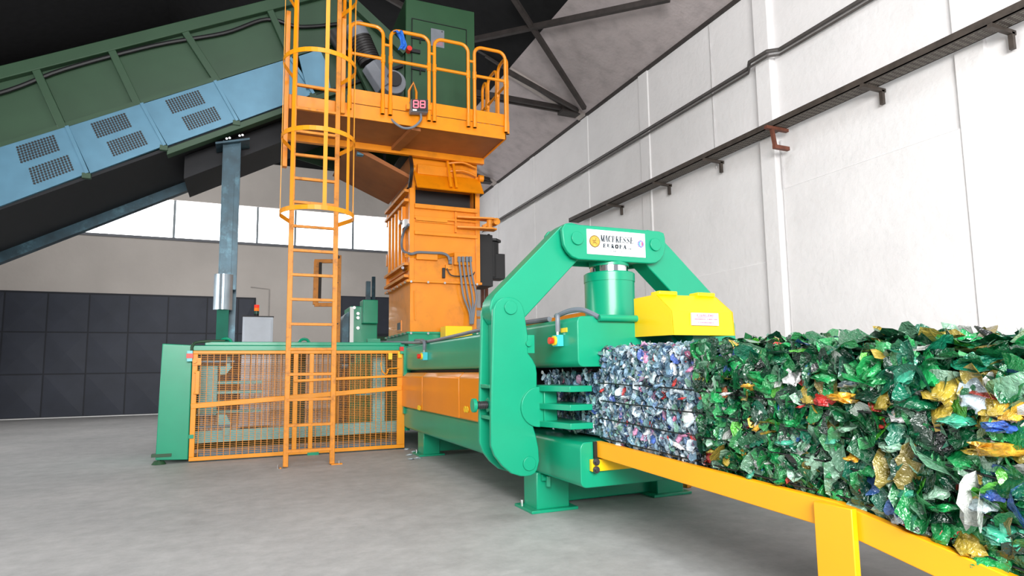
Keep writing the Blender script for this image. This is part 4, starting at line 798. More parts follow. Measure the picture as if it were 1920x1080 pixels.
# rails, junction boxes and hoses on the front
m = MB(); m.box(TX0 + 0.08, 3.0, TY0 - 0.045, TY0, 3.655, 3.71); m.box(TX0 + 0.08, 3.14, TY0 - 0.03, TY0, 3.635, 3.65); m.build('cable_duct', ORANGE, tower)
def tbox(name, px0, py0, px1, py1, d, m_, bev=0.005):
    a = rect(TY0 - d, px0, py0, px1, py1); return MB().box(a[0], a[1], TY0 - d, TY0, a[2], a[3]).build(name, m_, tower, bevel=bev)
tbox('cable_duct', 781, 475, 821, 487, 0.06, ORANGE); jb = tbox('junction_box', 852, 474, 884, 497, 0.08, ORANGE)
tbox('valve_bracket', 830, 502, 835, 521, 0.05, BLACK); tbox('valve', 836, 496, 848, 505, 0.06, WORN); tbox('connector', 842, 482, 848, 495, 0.06, GREYH)
for i, px in enumerate((861, 868, 875.5, 882)):
    a = rect(TY0 - 0.11, px - 2.6, 481, px + 2.6, 491); MB().box(a[0], a[1], TY0 - 0.13, TY0 - 0.08, a[2], a[3]).build('plug', GREYH, tower, bevel=0.006)
    yy = TY0 - 0.12
    MB().tube(smoothpath([onY(yy, px, 490), onY(yy, px + 3, 515), onY(yy, px + 8 + i, 555), onY(yy, 880 + i * 3.2, 585 - i * 2), onY(yy - .04, 882 + i * 1.5, 608)]), 0.017, 8).build('hose', GREYH, tower)
yy = TY0 - 0.08
MB().tube(smoothpath([onX(TX0 - 0.05, 766, 421), onX(TX0 - 0.06, 757, 435), onX(TX0 - 0.08, 753, 455), onX(TX0 - 0.08, 756, 470), onY(yy, 770, 476), onY(yy, 785, 473), onY(yy, 812, 474), onY(yy, 830, 475), onY(yy, 840, 480), onY(yy, 843, 488)]), 0.022, 8).build('hose', GREYH, tower)
for dz in (0, 2.5, 5):
    MB().tube([onY(yy + .05, 760, 476 + dz), onY(yy + .05, 781, 478 + dz)], 0.008, 5).build('small_pipe', ORANGE, tower)
    MB().tube([onY(yy + .05, 821, 480 + dz * .8), onY(yy + .05, 852, 474 + dz)], 0.008, 5).build('small_pipe', ORANGE, tower)
m = MB(); m.tube(smoothpath([onY(yy, 838, 503), onY(yy, 846, 516), onY(yy, 866, 518), onY(yy, 885, 516), onY(yy, 890, 510)]), 0.010, 6); m.build('small_pipe', DKSTEEL, tower)
h = smoothpath([onX(TX0, 768, 285), onX(TX0 - 0.05, 772, 310), onX(TX0 - 0.05, 771, 330), onX(TX0 - 0.02, 768, 350)]); MB().tube(h, 0.03, 8).build('hose', BLACK, tower)
# motor on the right side
mo = MB(); y = 10.6; a = rect(y, 893, 445, 915, 540); mo.box(TX1, a[1], y - 0.25, y + 0.25, a[2], a[3])
a = rect(y, 905, 455, 934, 530); cx = (a[0] + a[1]) / 2; mo.cyl((cx, y, a[2] + 0.08), (cx, y, a[3]), (a[1] - a[0]) / 2, 18); mo.cyl((cx, y, a[3]), (cx, y, a[3] + 0.05), (a[1] - a[0]) / 2 + 0.05, 6); mo.cyl((cx - 0.03, y, a[3] + 0.03), (cx - 0.03, y, a[3] + 0.16), 0.09, 10, r2=0.02)
a = rect(y, 918, 478, 942, 525); mo.box(a[0], a[1], y - 0.14, y + 0.14, a[2], a[3]); mo.build('motor', BLACK, tower, bevel=0.01)
# funnel plate under the platform
m = MB(); m.add([(1.35, 9.88, 4.80), (1.35, 11.6, 4.80), (TX0, 11.6, 4.36), (TX0, 9.88, 4.36), (1.40, 9.88, 4.86), (1.40, 11.6, 4.86), (TX0, 11.6, 4.42), (TX0, 9.88, 4.42)], [(0, 1, 2, 3), (7, 6, 5, 4), (0, 3, 7, 4), (1, 0, 4, 5), (2, 1, 5, 6), (3, 2, 6, 7)])
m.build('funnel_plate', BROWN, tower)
y = 10.0; a = rect(9.9, 670, 268, 682, 290); MB().box(a[0], a[1], 9.9, 10.0, a[2], a[3]).build('sensor', GALV, tower)
# green box on top of the tower
fh = thing('feed_housing', 'tall green feed housing with a door standing on the raised platform', 'housing', (2.95, 10.8, 4.9))
HX0, HX1 = 2.33, 3.58
body = MB().prism([(HX0, 4.88), (HX1, 4.88), (HX1, 7.62), (HX0, 7.60)], 'y', 10.02, 11.6).build('body', CONVD, fh, bevel=0.01)
a = rect(10.0, 773, 46, 874, 178); dd = MB().box(a[0], a[1], 9.995, 10.02, a[2] - 0.25, a[3]).build('door', CONVD, fh, bevel=0.006)
m = MB()
for x0, x1, z0, z1 in ((a[0] - .012, a[1] + .012, a[3], a[3] + .012), (a[0] - .012, a[0], a[2] - .25, a[3]), (a[1], a[1] + .012, a[2] - .25, a[3]), (a[0], a[1], a[2] - .26, a[2] - .25)): m.box(x0, x1, 9.99, 10.02, z0, z1)
m.build('door_gasket', BLACK, dd)
for py in (72, 130):
    q = on('y', 9.99, 782, py); m = MB(); m.box(q[0] - 0.1, q[0] + 0.14, 9.965, 9.995, q[2] - 0.02, q[2] + 0.02); m.cyl((q[0] + 0.05, 9.97, q[2] - 0.09), (q[0] + 0.05, 9.97, q[2]), 0.012, 8); m.build('latch', BLACK, dd)
a = rect(9.985, 808, 55, 833, 88); m = MB(); m.box(a[0], a[1], 9.985, 9.996, a[2], a[3]); q = (a[3] - a[2]); m.box(a[0] + .03, a[1] - .03, 9.983, 9.986, a[2] + .1 * q, a[2] + .35 * q, 1); m.box(a[1] - .05, a[1] - .03, 9.983, 9.986, a[3] - .12 * q, a[3] - .06 * q, 2); m.build('label_plate', [GREYM, mat('label_pink', (150, 115, 125), .6), BLACK], dd)
q = on('y', 9.9, 768, 90); m = MB(); m.cyl((q[0], 9.9, q[2]), (q[0], 10.02, q[2]), 0.045, 12); m.build('door_switch', RED, fh); MB().box(q[0] + .03, q[0] + .2, 9.95, 10.02, q[2] - .03, q[2] + .03).build('switch_lever', BLACK, fh)

# ------------------------------------------------------------------ raised platform with guard rails
plat = thing('access_platform', 'orange raised access platform with tubular guard rails around the feed housing', 'platform', (2.0, 9.2, 4.8))
PY = 8.7; PX0, PX1 = 0.41, 3.62
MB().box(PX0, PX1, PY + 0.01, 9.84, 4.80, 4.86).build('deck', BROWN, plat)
m = MB(); m.box(PX0, PX1, PY, PY + 0.02, 4.78, 4.985); m.box(PX1 - 0.02, PX1, PY, 9.84, 4.78, 4.985); m.box(PX0, PX0 + 0.02, PY, 9.84, 4.78, 4.985); m.build('edge_channel', ORANGE, plat, bevel=0.004)
m = MB(); m.box(1.2, 2.08, PY - 0.012, PY + 0.005, 4.99, 5.20); m.box(2.32, PX1, PY - 0.012, PY + 0.005, 4.99, 5.18); m.build('toe_board', ORANGE, plat, bevel=0.003)
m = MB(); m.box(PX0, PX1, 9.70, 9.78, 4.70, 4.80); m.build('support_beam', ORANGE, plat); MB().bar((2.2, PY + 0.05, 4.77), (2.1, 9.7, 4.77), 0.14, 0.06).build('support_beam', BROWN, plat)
def guard(pts_x, yfun, z0, z1, name='guard_rail', axis='x'):
    a, b = pts_x; r = 0.12; path = []
    P = (lambda t, z: (t, yfun, z)) if axis == 'x' else (lambda t, z: (yfun, t, z))
    path += [P(a, z0), P(a, z1 - r)]
    for i in range(1, 6): an = math.pi - i * math.pi / 10; path.append(P(a + r + r * math.cos(an), z1 - r + r * math.sin(an)))
    for i in range(0, 5): an = math.pi / 2 - i * math.pi / 10; path.append(P(b - r + r * math.cos(an), z1 - r + r * math.sin(an)))
    path += [P(b, z1 - r), P(b, z0)]
    m = MB(); m.tube(path, 0.026, 10); zm = (z0 + z1) / 2 + 0.18
    m.tube([P(a, zm), P(b, zm)], 0.024, 8)
    for t in (a, b): m.cyl(P(t, zm - 0.06), P(t, zm + 0.06), 0.032, 10); m.cyl(P(t, z0), P(t, z0 + 0.2), 0.032, 10)
    return m.build(name, ORANGE, plat)
gz = 6.2
for a, b in ((1.22, 1.686), (1.795, 2.369), (2.451, 2.985), (3.087, 3.60)): guard((a, b), PY - 0.04, 4.88, gz - 0.02)
m = MB()
for a, b in ((1.686, 1.795), (2.369, 2.451), (2.985, 3.087)): m.tube([(a, PY - 0.04, 5.93), (b, PY - 0.04, 5.93)], 0.02, 8)
m.build('rail_link', ORANGE, plat)
for a, b in ((8.72, 9.1), (9.16, 9.56), (9.62, 9.83)): guard((a, b), PX1 + 0.03, 4.88, gz - 0.05, axis='y')
m = MB(); q = on('y', 9.5, 774, 180); m.tube([(q[0] - .05, 9.55, 4.88), (q[0] - .05, 9.55, q[2] + .1), (q[0] + .02, 9.55, q[2] + .25), (q[0] + .07, 9.55, q[2] + .1), (q[0] + .07, 9.55, 4.88)], 0.022, 8); m.build('rail_end', ORANGE, plat)
m = MB(); m.box(0.36, 0.42, PY - 0.05, PY + 0.05, 3.95, 6.15); m.box(1.10, 1.16, PY - 0.06, PY, 4.80, 6.3); m.build('ladder_post', ORANGE, plat, bevel=0.005)
m = MB(); m.tube(smoothpath([(1.13, PY - 0.05, 6.2), (1.13, PY - 0.05, 6.6), (1.07, PY - 0.05, 6.75)]), 0.026, 8); m.build('hand_grip', ORANGE, plat)
# ------------------------------------------------------------------ caged ladder
lad = thing('caged_ladder', 'tall yellow ladder with safety hoops standing in front of the mesh guard', 'ladder', (0.77, 8.6, 0))
LX0, LX1, LY = 0.49, 1.06, 8.62
for x in (LX0, LX1):
    o = MB().box(x - 0.032, x + 0.032, LY - 0.02, LY + 0.02, 0.015, 7.3).build('stile', FENCEY if False else WORN, lad, bevel=0.006)
    s = -1 if x == LX0 else 1
    m = MB(); m.box(x - 0.03 + s * 0.02, x + 0.03 + s * 0.1, LY - 0.03, LY + 0.03, 0.0, 0.015); m.cyl((x + s * 0.09, LY, 0), (x + s * 0.09, LY, 0.05), 0.012, 6, mi=1); m.build('foot_bracket', [WORN, BOLT], o)
rz = [on('y', LY, 583, p)[2] for p in (844, 797, 748, 701, 655, 609, 562, 516, 470, 426)]
dz = (rz[-1] - rz[0]) / 9; z = rz[0]
while z < 5.2: MB().box(LX0, LX1, LY - 0.022, LY + 0.022, z - 0.018, z + 0.018).build('rung', WORN, lad, bevel=0.004); z += dz
hc = (0.775, LY - 0.42); hr = 0.455
def hoop(z):
    path = []
    for i in range(25):
        a = math.radians(-90 - 118 + i * 236 / 24); path.append((hc[0] + hr * math.cos(a), hc[1] + hr * math.sin(a)))
    pts = [(LX0 - 0.03, LY)] + path[::1] + [(LX1 + 0.03, LY)]
    m = MB()
    for (a, b), (c, d) in zip(pts[:-1], pts[1:]): m.bar((a, b, z), (c, d, z), 0.008, 0.058)
    return m.build('safety_hoop', FENCEY, lad)
zh = [on('y', hc[1] - hr, 585, p)[2] for p in (387, 238, 90)]
for z in zh + [zh[2] + (zh[2] - zh[1])]: hoop(z)
for an in (-182, -138, -85, -42, 2):
    a = math.radians(an); x, y = hc[0] + (hr - 0.008) * math.cos(a), hc[1] + (hr - 0.008) * math.sin(a)
    tdir = Vector((-math.sin(a), math.cos(a), 0)) * 0.024; nd = Vector((math.cos(a), math.sin(a), 0)) * 0.004
    m = MB(); v = [Vector((x, y, zz)) + s1 * tdir + s2 * nd for zz in (zh[0] - 0.03, 7.3) for s1, s2 in ((-1, -1), (1, -1), (1, 1), (-1, 1))]
    m.add(v, [(0, 1, 2, 3), (7, 6, 5, 4), (0, 4, 5, 1), (1, 5, 6, 2), (2, 6, 7, 3), (3, 7, 4, 0)]); m.build('hoop_strap', FENCEY, lad)

# ------------------------------------------------------------------ digital counter on the platform edge, rag on the rail
dc = thing('digital_counter', 'black digital counter showing 88 in red on the platform edge', 'display', (2.2, 8.6, 5.05))
ctr = Vector(on('y', 8.58, 785, 201)); ang = -0.13
def dpt(u, v, w): return ctr + Vector((u * math.cos(0) , w, v + u * 0.12))
m = MB(); hw, hh = 0.125, 0.095
def dbox(mb, u0, u1, v0, v1, w0, w1, mi=0):
    v = [dpt(u, vv, w) for w in (w0, w1) for u, vv in ((u0, v0), (u1, v0), (u1, v1), (u0, v1))]
    mb.add(v, [(0, 1, 2, 3), (7, 6, 5, 4), (0, 4, 5, 1), (1, 5, 6, 2), (2, 6, 7, 3), (3, 7, 4, 0)], mi)
dbox(m, -hw, hw, -hh, hh, -0.06, 0.06); m.build('housing', GREYM, dc, bevel=0.006)
m = MB(); dbox(m, -hw + .006, hw - .006, -hh + .006, hh - .006, -0.066, -0.058); m.build('screen', BLACK, dc)
m = MB()
for cx in (-0.058, 0.042):
    w_, h_, t_ = 0.034, 0.050, 0.0075; cz = 0.018
    for u0, u1, v0, v1 in ((-w_, w_, h_ - t_, h_ + t_), (-w_, w_, -t_, t_), (-w_, w_, -h_ - t_, -h_ + t_), (-w_ - t_, -w_ + t_, -h_, h_), (w_ - t_, w_ + t_, -h_, h_)):
        dbox(m, cx + u0, cx + u1, cz + v0, cz + v1, -0.070, -0.065)
m.build('digits', LEDM, dc, smooth=False)
m = MB(); dbox(m, -0.105, -0.045, -0.083, -0.060, -0.069, -0.065); m.build('sticker', WHITEP, dc)
a = dpt(0.03, -hh, 0.0); MB().tube(smoothpath([a, a + Vector((0, 0, -0.1)), onY(8.6, 775, 238), onY(8.62, 757, 240), onY(8.68, 740, 230), onY(8.75, 728, 217)]), 0.017, 8).build('cable', GREYH, dc)
m = MB(); dbox(m, -0.17, -hw, -0.02, 0.06, 0.03, 0.1); dbox(m, hw, 0.2, -0.02, 0.06, 0.03, 0.1); m.build('mounting_strap', ORANGE, dc)
m = MB(); V = []; n, kk = 7, 12
pz = [(742, 62), (748, 57), (752, 66), (755, 76), (757, 86), (752, 93)]
for j in range(kk):
    t = j / (kk - 1) * (len(pz) - 1); i = min(int(t), len(pz) - 2); f = t - i
    px_, py_ = pz[i][0] + (pz[i + 1][0] - pz[i][0]) * f, pz[i][1] + (pz[i + 1][1] - pz[i][1]) * f
    c = Vector(on('y', 8.63, px_, py_))
    for q in range(n): V.append(c + Vector(((q - 3) * 0.016, 0.02 * math.sin(q * 1.9 + j * .6) - (0.05 if j < 3 else 0) * (1 if j == 0 else 0), 0.01 * math.sin(q + j))))
m.add(V, [(j * n + i, j * n + i + 1, (j + 1) * n + i + 1, (j + 1) * n + i) for j in range(kk - 1) for i in range(n - 1)])
o = m.build('cloth_rag', BLUE); s = o.modifiers.new('thick', 'SOLIDIFY'); s.thickness = 0.01
tag(o, 'blue rag hung over the platform guard rail', 'rag')

# ------------------------------------------------------------------ inclined conveyor
conv = thing('inclined_conveyor', 'dark green inclined conveyor with blue-grey guard panels rising to the feed housing', 'conveyor', (-2, 10.8, 3.5))
CY0, CY1 = 10.0, 11.9; sl = 0.56
def zb_(x): return 3.462 + (x + 2.967) * sl       # lower edge of the guard panels
def zm_(x): return 4.218 + (x + 3.062) * 0.545    # upper edge of the guard panels
def zt2_(x): return 5.32 + (x + 3.126) * 0.523    # top flange
XA, XB = -6.2, 1.25
def strip(name, f0, f1, y0, y1, x0, x1, m_, parent=conv, bevel=0.0, base=0.0):
    return MB().prism([(x0, f0(x0)), (x1, f0(x1)), (x1, f1(x1)), (x0, f1(x0))], 'y', y0, y1).build(name, m_, parent, bevel=bevel)
strip('side_wall', zm_, lambda x: zt2_(x) - 0.1, CY0 + 0.08, CY0 + 0.11, XA, XB, CONV)
strip('top_flange', lambda x: zt2_(x) - 0.19, lambda x: zt2_(x), CY0 - 0.02, CY0 + 0.14, XA, XB, CONV, bevel=0.01)
strip('lower_flange', lambda x: zm_(x) - 0.01, lambda x: zm_(x) + 0.06, CY0 - 0.005, CY0 + 0.1, XA, XB, CONV)
strip('far_wall', lambda x: zb_(x) - 0.1, zt2_, CY1 - 0.03, CY1, XA, XB, CONV)
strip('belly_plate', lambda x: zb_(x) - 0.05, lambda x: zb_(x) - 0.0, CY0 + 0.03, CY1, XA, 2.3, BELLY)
strip('far_bottom_beam', lambda x: zb_(x) - 0.22, lambda x: zb_(x) - 0.04, CY1 - 0.12, CY1 + 0.02, XA, 0.6, STEEL)
strip('bottom_channel', lambda x: zb_(x) - 0.13, lambda x: zb_(x) - 0.03, CY0 - 0.01, CY0 + 0.16, on('y', CY0, 313, 285)[0], 1.2, CONV, bevel=0.006)
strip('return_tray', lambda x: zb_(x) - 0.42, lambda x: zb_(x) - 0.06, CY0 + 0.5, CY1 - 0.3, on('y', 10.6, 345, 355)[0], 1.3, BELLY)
strip('belt', lambda x: zt2_(x) - 0.35, lambda x: zt2_(x) - 0.3, CY0 + 0.11, CY1 - 0.03, XA, XB, BLACK)
for px in (62, 204, 342, 500):      # ribs lean with the conveyor
    a = on('y', CY0, px + 4, {62: 128, 204: 92, 342: 58, 500: 14}[px]); b = on('y', CY0, {62: 119, 204: 259, 342: 409, 500: 545}[px], {62: 243, 204: 198, 342: 154, 500: 104}[px])
    MB().bar((a[0], CY0 + 0.04, a[2]), (b[0], CY0 + 0.04, b[2]), 0.1, 0.10, (0, 1, 0)).build('side_rib', CONV, conv, bevel=0.006)
pe = [(-142, (-134, 436)), (126.7, (166, 325)), (266.7, (311, 273)), (404, (447, 226.5)), (545, (590, 176)), (640, (660, 150))]
tops = [(x, 275.6 - 0.306 * x) for x, _ in pe]
for i in range(4):
    a, b = tops[i], tops[i + 1]; c, d = pe[i][1], pe[i + 1][1]
    q = [on('y', CY0 - 0.02, a[0] + 2, a[1]), on('y', CY0 - 0.02, b[0] - 1, b[1]), on('y', CY0 - 0.02, d[0] - 2, d[1]), on('y', CY0 - 0.02, c[0] + 3, c[1] )]
    gp = MB().prism([(p[0], p[2]) for p in q], 'y', CY0 - 0.02, CY0 + 0.03).build('guard_panel', GALV, conv, bevel=0.004)
    MB().bar((q[1][0], CY0 - 0.03, q[1][2]), (q[2][0], CY0 - 0.03, q[2][2]), 0.045, 0.03, (0, 1, 0)).build('joint_strip', GALV, gp)
    MB().box(q[2][0] - 0.06, q[2][0] + 0.04, CY0 - 0.04, CY0 + 0.03, q[2][2] - 0.07, q[2][2]).build('panel_clip', CONV, gp)
    if i < 3:
        Q = [Vector(p) for p in q]
        for (u0, u1, v0, v1) in ((0.28, 0.72, 0.10, 0.38), (0.36, 0.80, 0.55, 0.83)) if i else ((0.62, 0.88, 0.10, 0.38), (0.66, 0.92, 0.55, 0.83)):
            v = MB()
            for iu in range(13):
                for iv in range(7):
                    u = u0 + (u1 - u0) * iu / 12 - 0.16 * 0; w_ = v0 + (v1 - v0) * iv / 6
                    p = (Q[0] * (1 - u) + Q[1] * u) * (1 - w_) + (Q[3] * (1 - u) + Q[2] * u) * w_
                    v.box(p.x - 0.013, p.x + 0.013, CY0 - 0.024, CY0 - 0.019, p.z - 0.013, p.z + 0.013)
            v.build('vent_holes', BLACK, gp, smooth=False)['kind'] = 'stuff'
x9 = on('y', CY0 - 0.02, tops[0][0], tops[0][1])[0] - 0.01; x8 = on('y', CY0 - 0.02, *pe[0][1])[0] - 0.01
MB().prism([(XA, zb_(XA) + 0.01), (x8, zb_(x8) + 0.01), (x9, zm_(x9) - 0.01), (XA, zm_(XA) - 0.01)], 'y', CY0 - 0.02, CY0 + 0.03).build('guard_panel', GALV, conv, bevel=0.004)
# cable along the side wall
MB().tube(smoothpath([onY(CY0 + 0.03, -400, 270), onY(CY0 + 0.03, -20, 180), onY(CY0 + 0.03, 120, 130), onY(CY0 + 0.03, 290, 85), onY(CY0 + 0.03, 420, 62), onY(CY0 + 0.03, 500, 36), onY(CY0 + 0.03, 560, 50), onY(CY0 + 0.03, 635, 45)]), 0.03, 8).build('cable', BLACK, conv)
# conveyor head: flange folding down to the housing, side plate, brackets
hp = [(0.45, 5.2), (1.25, zt2_(1.25)), (1.55, 7.25), (2.33, 6.68), (2.33, 4.98), (1.5, 4.98)]
MB().prism(hp, 'y', CY0 + 0.12, CY0 + 0.15).build('head_plate', CONV, conv)
MB().prism(hp, 'y', CY1 - 0.03, CY1).build('head_plate', CONV, conv)
m = MB(); m.bar((1.2, CY0 + 0.05, zt2_(1.2) - 0.09), (2.33, CY0 + 0.05, 6.62), 0.15, 0.12, (0, 1, 0)); m.build('head_flange', CONV, conv)
a, b = on('y', 9.95, 660, 100), on('y', 9.95, 700, 185); m = MB(); m.bar(a, b, 0.1, 0.1, (0, 1, 0)); m.build('head_brace', CONV, conv)
m = MB(); tri = [(560, 105), (600, 92), (612, 118), (620, 165), (575, 165), (566, 130)]; m.prism([(on('y', 9.93, *p)[0], on('y', 9.93, *p)[2]) for p in tri], 'y', 9.93, 9.97); m.build('head_guard', GALV, conv, bevel=0.004)
# gear motor on the head
y = 9.75; m = MB(); a, b = Vector(on('y', y, 664, 48)), Vector(on('y', y, 676, 72)); m.cyl(a, b, 0.16, 18)
gm = m.build('motor_cap', GREYM, conv)
m = MB(); a, b = Vector(on('y', y, 674, 72)), Vector(on('y', y, 694, 118)); m.cyl(a, b, 0.17, 20)
for i in range(9):
    p = a.lerp(b, 0.05 + i / 9 * .9); m.cyl(p, p + (b - a) * 0.03, 0.185, 20)
m.build('motor_body', DKSTEEL, conv)
m = MB(); a, b = Vector(on('y', y, 697, 122)), Vector(on('y', y, 726, 165)); m.cyl(a, b, 0.19, 8, r2=0.21); c = Vector(on('y', y, 735, 160)); m.cyl((c.x, y - 0.15, c.z), (c.x, y + 0.25, c.z), 0.2, 28); m.build('gearbox', GREYM, conv, bevel=0.012)
m = MB(); m.cyl((c.x, y - 0.19, c.z + 0.03), (c.x, y - 0.14, c.z + 0.03), 0.12, 24); m.build('output_shaft', BLACK, conv)
m = MB(); a, b = Vector(on('y', 9.9, 625, 60)), Vector(on('y', 9.9, 650, 100)); m.cyl(a, b, 0.13, 14); m.build('belt_tensioner', DKSTEEL, conv)

# support post for the conveyor: H section, standing on the tying unit
post = thing('conveyor_post', 'blue-grey steel H-section post carrying the conveyor above the tying unit', 'post', (-0.3, 10.25, 1.66))
x0, x1 = on('y', 10.15, 411, 470)[0], on('y', 10.15, 445, 470)[0]; zt3 = 4.72
m = MB(); m.box(x0, x1, 10.15, 10.17, 2.45, zt3); m.box((x0 + x1) / 2 - 0.01, (x0 + x1) / 2 + 0.01, 10.17, 10.40, 1.66, zt3); m.box(x0, x1, 10.40, 10.42, 1.66, zt3); m.box(x0, x0 + 0.012, 10.13, 10.17, 2.45, zt3); m.box(x1 - 0.012, x1, 10.13, 10.17, 2.45, zt3); m.build('h_section', STEEL, post)
m = MB(); m.box(x0 + 0.10, x0 + 0.17, 10.12, 10.15, 2.2, 4.2); m.build('cable_channel', STEEL, post)
m = MB(); m.box(x0, x0 + 0.16, 10.1, 10.17, 1.66, 2.45); m.build('lower_leg', DIMGREEN, post)
m = MB(); m.prism([(x0 - 0.1, zt3 - 0.10), (x1 + 0.12, zt3 + 0.03), (x1 + 0.12, zt3 + 0.06), (x0 - 0.1, zt3 - 0.07)], 'y', 10.05, 10.45); tp = m.build('cap_plate', STEEL, post)
for x in (x0 + 0.05, x0 + 0.09, x1 + 0.02, x1 - 0.02): MB().cyl((x, 10.04, zt3 - 0.02 + (x - x0) * .4), (x, 10.06, zt3 - 0.02 + (x - x0) * .4), 0.018, 6).build('bolt', BOLT, tp)
a = rect(10.05, 400, 513, 436, 580); m = MB(); n = 8
pts = [(a[0] + (a[1] - a[0]) * i / n, 10.13 - 0.09 * math.sin(math.pi * i / n)) for i in range(n + 1)] + [(a[1], 10.16), (a[0], 10.16)]
m.prism(pts, 'z', a[2], a[3]); m.build('cable_guard', mat('galv_bright', (165, 180, 190), 0.25, metal=0.7, var=0.2, scale=4), post)

# ------------------------------------------------------------------ things standing behind
cab = thing('control_cabinet', 'light grey control cabinet behind the tying unit with a signal lamp on top', 'cabinet', (0.2, 15.0, 0))
a = rect(15.0, 452, 594, 510, 790); m = MB(); m.box(a[0], a[1], 15.0, 15.5, 0.06, a[3]); m.build('body', CABGREY, cab, bevel=0.01)
MB().box(a[0] + .04, a[1] - .04, 14.985, 15.0, 0.12, a[3] - 0.06).build('door', CABGREY, cab, bevel=0.004)
MB().box(a[0] - 0.01, a[1] + 0.01, 14.99, 15.51, a[3], a[3] + 0.02).build('roof_cap', DKSTEEL, cab); MB().box(a[0] + .02, a[1] - .02, 15.02, 15.48, 0, 0.06).build('plinth', DKSTEEL, cab)
q = on('y', 15.2, 481, 590); sl_ = MB().cyl((q[0], 15.2, a[3] + 0.02), (q[0], 15.2, a[3] + 0.08), 0.05, 14).build('signal_lamp', BLACK, cab)
for i, mm in enumerate((LAMPG, LAMPO, LAMPR)): MB().cyl((q[0], 15.2, a[3] + 0.08 + i * .07), (q[0], 15.2, a[3] + 0.145 + i * .07), 0.052, 14).build('lens', mm, sl_)

ys = thing('guide_post', 'worn yellow upright post with a side frame behind the ladder', 'post', (1.6, 13.0, 0))
a = rect(13, 625.5, 478, 639, 640); m = MB(); m.box(a[0], a[1], 13, 13.12, 0, on('y', 13, 632, 478)[2]); m.build('upright', WORN, ys, bevel=0.006)
q = on('y', 12.99, 635, 482); m = MB(); m.cyl((q[0] - .01, 12.985, q[2]), (q[0] - .01, 13.0, q[2]), 0.035, 14)
for py in (530, 607): q = on('y', 12.99, 633, py); m.cyl((q[0], 12.985, q[2]), (q[0], 13.0, q[2]), 0.015, 10)
m.build('holes', BLACK, ys)
m = MB()
for py in (489, 571): p0, p1 = on('y', 13, 590, py), on('y', 13, 627, py); m.bar((p0[0], 13.05, p0[2]), (p1[0], 13.05, p1[2]), 0.06, 0.075)
b0, b1 = on('y', 13, 594, 489), on('y', 13, 592, 571); m.bar((b0[0], 13.05, b0[2]), (b1[0], 13.05, b1[2]), 0.1, 0.08); m.build('side_frame', WORN, ys, bevel=0.005)
b0, b1 = on('y', 13, 601, 492), on('y', 13, 599, 565); m = MB(); m.cyl((b0[0], 13.0, b0[2]), (b1[0], 13.0, b1[2]), 0.03, 10); m.build('roller', DKSTEEL, ys)

hu = thing('hydraulic_unit', 'green hydraulic power unit with gauges behind the feed chamber', 'machine', (1.9, 13.0, 0))
a = rect(13, 657, 574, 680, 640); m = MB(); m.box(a[0], a[1] + 0.3, 13.0, 13.9, 0.0, a[3]); m.build('tank', GREEN, hu, bevel=0.015)
m = MB(); m.box(a[0] - 0.015, a[0] + 0.06, 12.97, 13.0, 1.6, a[3] - 0.02); m.build('sight_strip', WHITEP, hu)
b = rect(12.9, 679, 563, 707, 607); MB().box(b[0], b[1], 12.8, 13.2, b[2], b[3]).build('valve_box', GREEN, hu, bevel=0.012)
for px, py in ((671, 588), (671, 596), (671, 615), (664, 577)): q = on('y', 12.97, px, py); MB().cyl((q[0], 12.95, q[2]), (q[0], 13.0, q[2]), 0.032, 14).build('gauge', BOLT, hu)
b = rect(13, 642, 588, 655, 640); m = MB(); m.prism([(b[0], 0), (b[1], 0), (b[1], b[3] + .05), (b[0] + .05, b[3] - .02), (b[0], b[3] - .15)], 'y', 13.05, 13.6); m.build('oil_cooler', STEEL, hu)
m = MB(); q = on('y', 13.3, 695, 545); m.box(q[0] - 0.09, q[0] + 0.0, 13.3, 13.4, 0.5, q[2] + .2); m.cyl((q[0] + 0.06, 13.3, 1.0), (q[0] + 0.06, 13.3, q[2] + .3), 0.04, 10); m.build('riser_pipe', STEEL, hu)
m = MB(); a = rect(11.5, 689, 635, 713, 646); m.box(a[0], a[1], 11.5, 11.6, 1.585, a[3]); tag(m.build('terminal_box', GREEN), 'small green terminal box on top of the feed chamber', 'box')
rp = thing('cable_stand', 'rusty upright stand right of the feed tower in front of the white wall', 'stand', (4.2, 12.0, 0))
m = MB()
for px in (905.5, 913): q = on('y', 12, px, 560); m.box(q[0] - .03, q[0] + .03, 12.0, 12.06, 0, on('y', 12, 913, 500)[2])
m.build('upright', RUST, rp)
m = MB(); q = on('y', 12, 905, 580); q2 = on('y', 12, 918, 580)
for py in (580, 596, 618): z = on('y', 12, 910, py)[2]; m.box(q[0] - 0.15, q2[0] + 0.12, 11.97, 12.0, z - .025, z + .025)
m.build('cross_bar', WORN, rp)
yr = MB(); z = on('x', 4.1, 1040, 600)[2]; yr.box(4.07, 4.13, 5.2, 10.0, z - 0.035, z + 0.035); yr.box(4.07, 4.13, 5.2, 5.27, 0, z); yr.box(4.07, 4.13, 9.93, 10.0, 0, z)
tag(yr.build('hand_barrier', ORANGE, bevel=0.006), 'orange bar barrier along the far side of the press', 'barrier')

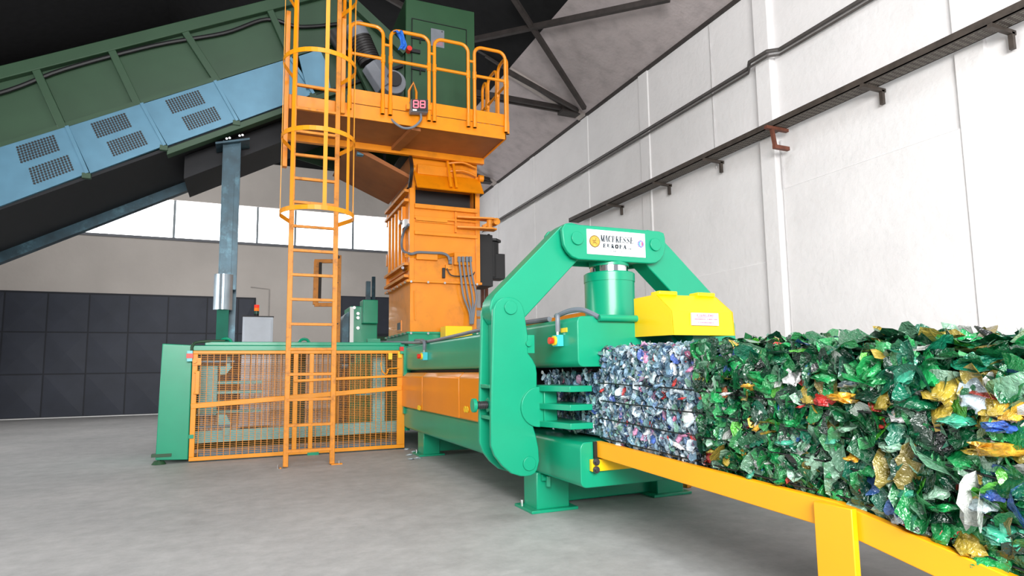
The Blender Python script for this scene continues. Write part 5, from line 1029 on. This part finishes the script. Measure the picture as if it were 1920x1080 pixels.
random.seed(11)
for i, (px_, py_) in enumerate(((768, 852), (776, 846), (762, 841), (783, 858), (772, 860), (790, 853))):
    c = on('z', 0.012, px_, py_); m = MB(); n = 6
    m.add([(c[0], c[1], 0.025)] + [(c[0] + random.uniform(.03, .07) * math.cos(a * math.pi / 3), c[1] + random.uniform(.03, .06) * math.sin(a * math.pi / 3), random.uniform(0.001, 0.012)) for a in range(n)], [(0, 1 + a, 1 + (a + 1) % n) for a in range(n)])
    o = m.build('plastic_scrap', PM['clear']); s_ = o.modifiers.new('thick', 'SOLIDIFY'); s_.thickness = 0.003
    tag(o, 'pale plastic scrap lying on the floor under the press by its rear foot', 'scrap', 'plastic scraps on the floor')
# ------------------------------------------------------------------ light
w = bpy.data.worlds.new('daylight'); scn.world = w; w.use_nodes = True
bg = w.node_tree.nodes['Background']; bg.inputs['Color'].default_value = (0.86, 0.93, 1.0, 1); bg.inputs['Strength'].default_value = 0.42
def area(name, loc, target, sx, sy, e, col=(1, 1, 1), spread=180):
    l = bpy.data.lights.new(name, 'AREA'); l.shape = 'RECTANGLE'; l.size = sx; l.size_y = sy; l.energy = e; l.color = col; l.spread = math.radians(spread)
    o = bpy.data.objects.new(name, l); COL.objects.link(o); o.location = loc
    o.rotation_euler = (Vector(target) - Vector(loc)).to_track_quat('-Z', 'Y').to_euler(); return o
area('gate_daylight', (-0.3, -4.6, 4.0), (5.2, 5.0, 1.8), 5.5, 3.5, 1500, (1, 0.99, 0.97))
area('skylight', (1.0, 3.0, 8.2), (2.6, 5.5, 0), 3.0, 6.0, 230, (0.97, 0.985, 1))
area('rear_fill', (-3.0, 15.5, 8.0), (0.5, 20.0, 1.5), 5.0, 4.0, 200, (1, 0.99, 0.98))  # unseen fill lamp added to brighten the end wall
area('side_fill', (-9.5, 9.2, 2.4), (2.3, 7.0, 1.0), 6.0, 3.4, 480, (0.97, 0.985, 1))  # unseen fill lamp added to brighten the left-facing sides of the machine

# ------------------------------------------------------------------ camera
cam = bpy.data.cameras.new('camera'); co = bpy.data.objects.new('camera', cam); COL.objects.link(co)
cam.sensor_fit = 'HORIZONTAL'; cam.sensor_width = 36; cam.lens = F / 1920 * 36; cam.shift_x = -SX / 1920; cam.shift_y = SY / 1920
cam.clip_start = 0.05; cam.clip_end = 200
M = Matrix.Identity(4)
for i in range(3):
    M[i][0] = RC[0][i]; M[i][1] = -RC[1][i]; M[i][2] = -RC[2][i]; M[i][3] = EYE[i]
co.matrix_world = M
scn.camera = co
vs = scn.view_settings; vs.view_transform = 'Standard'; vs.look = 'None'; vs.exposure = 0.25; vs.gamma = 1.0; vs.use_curve_mapping = False
scn.cycles.max_bounces = 6; scn.cycles.use_denoising = True
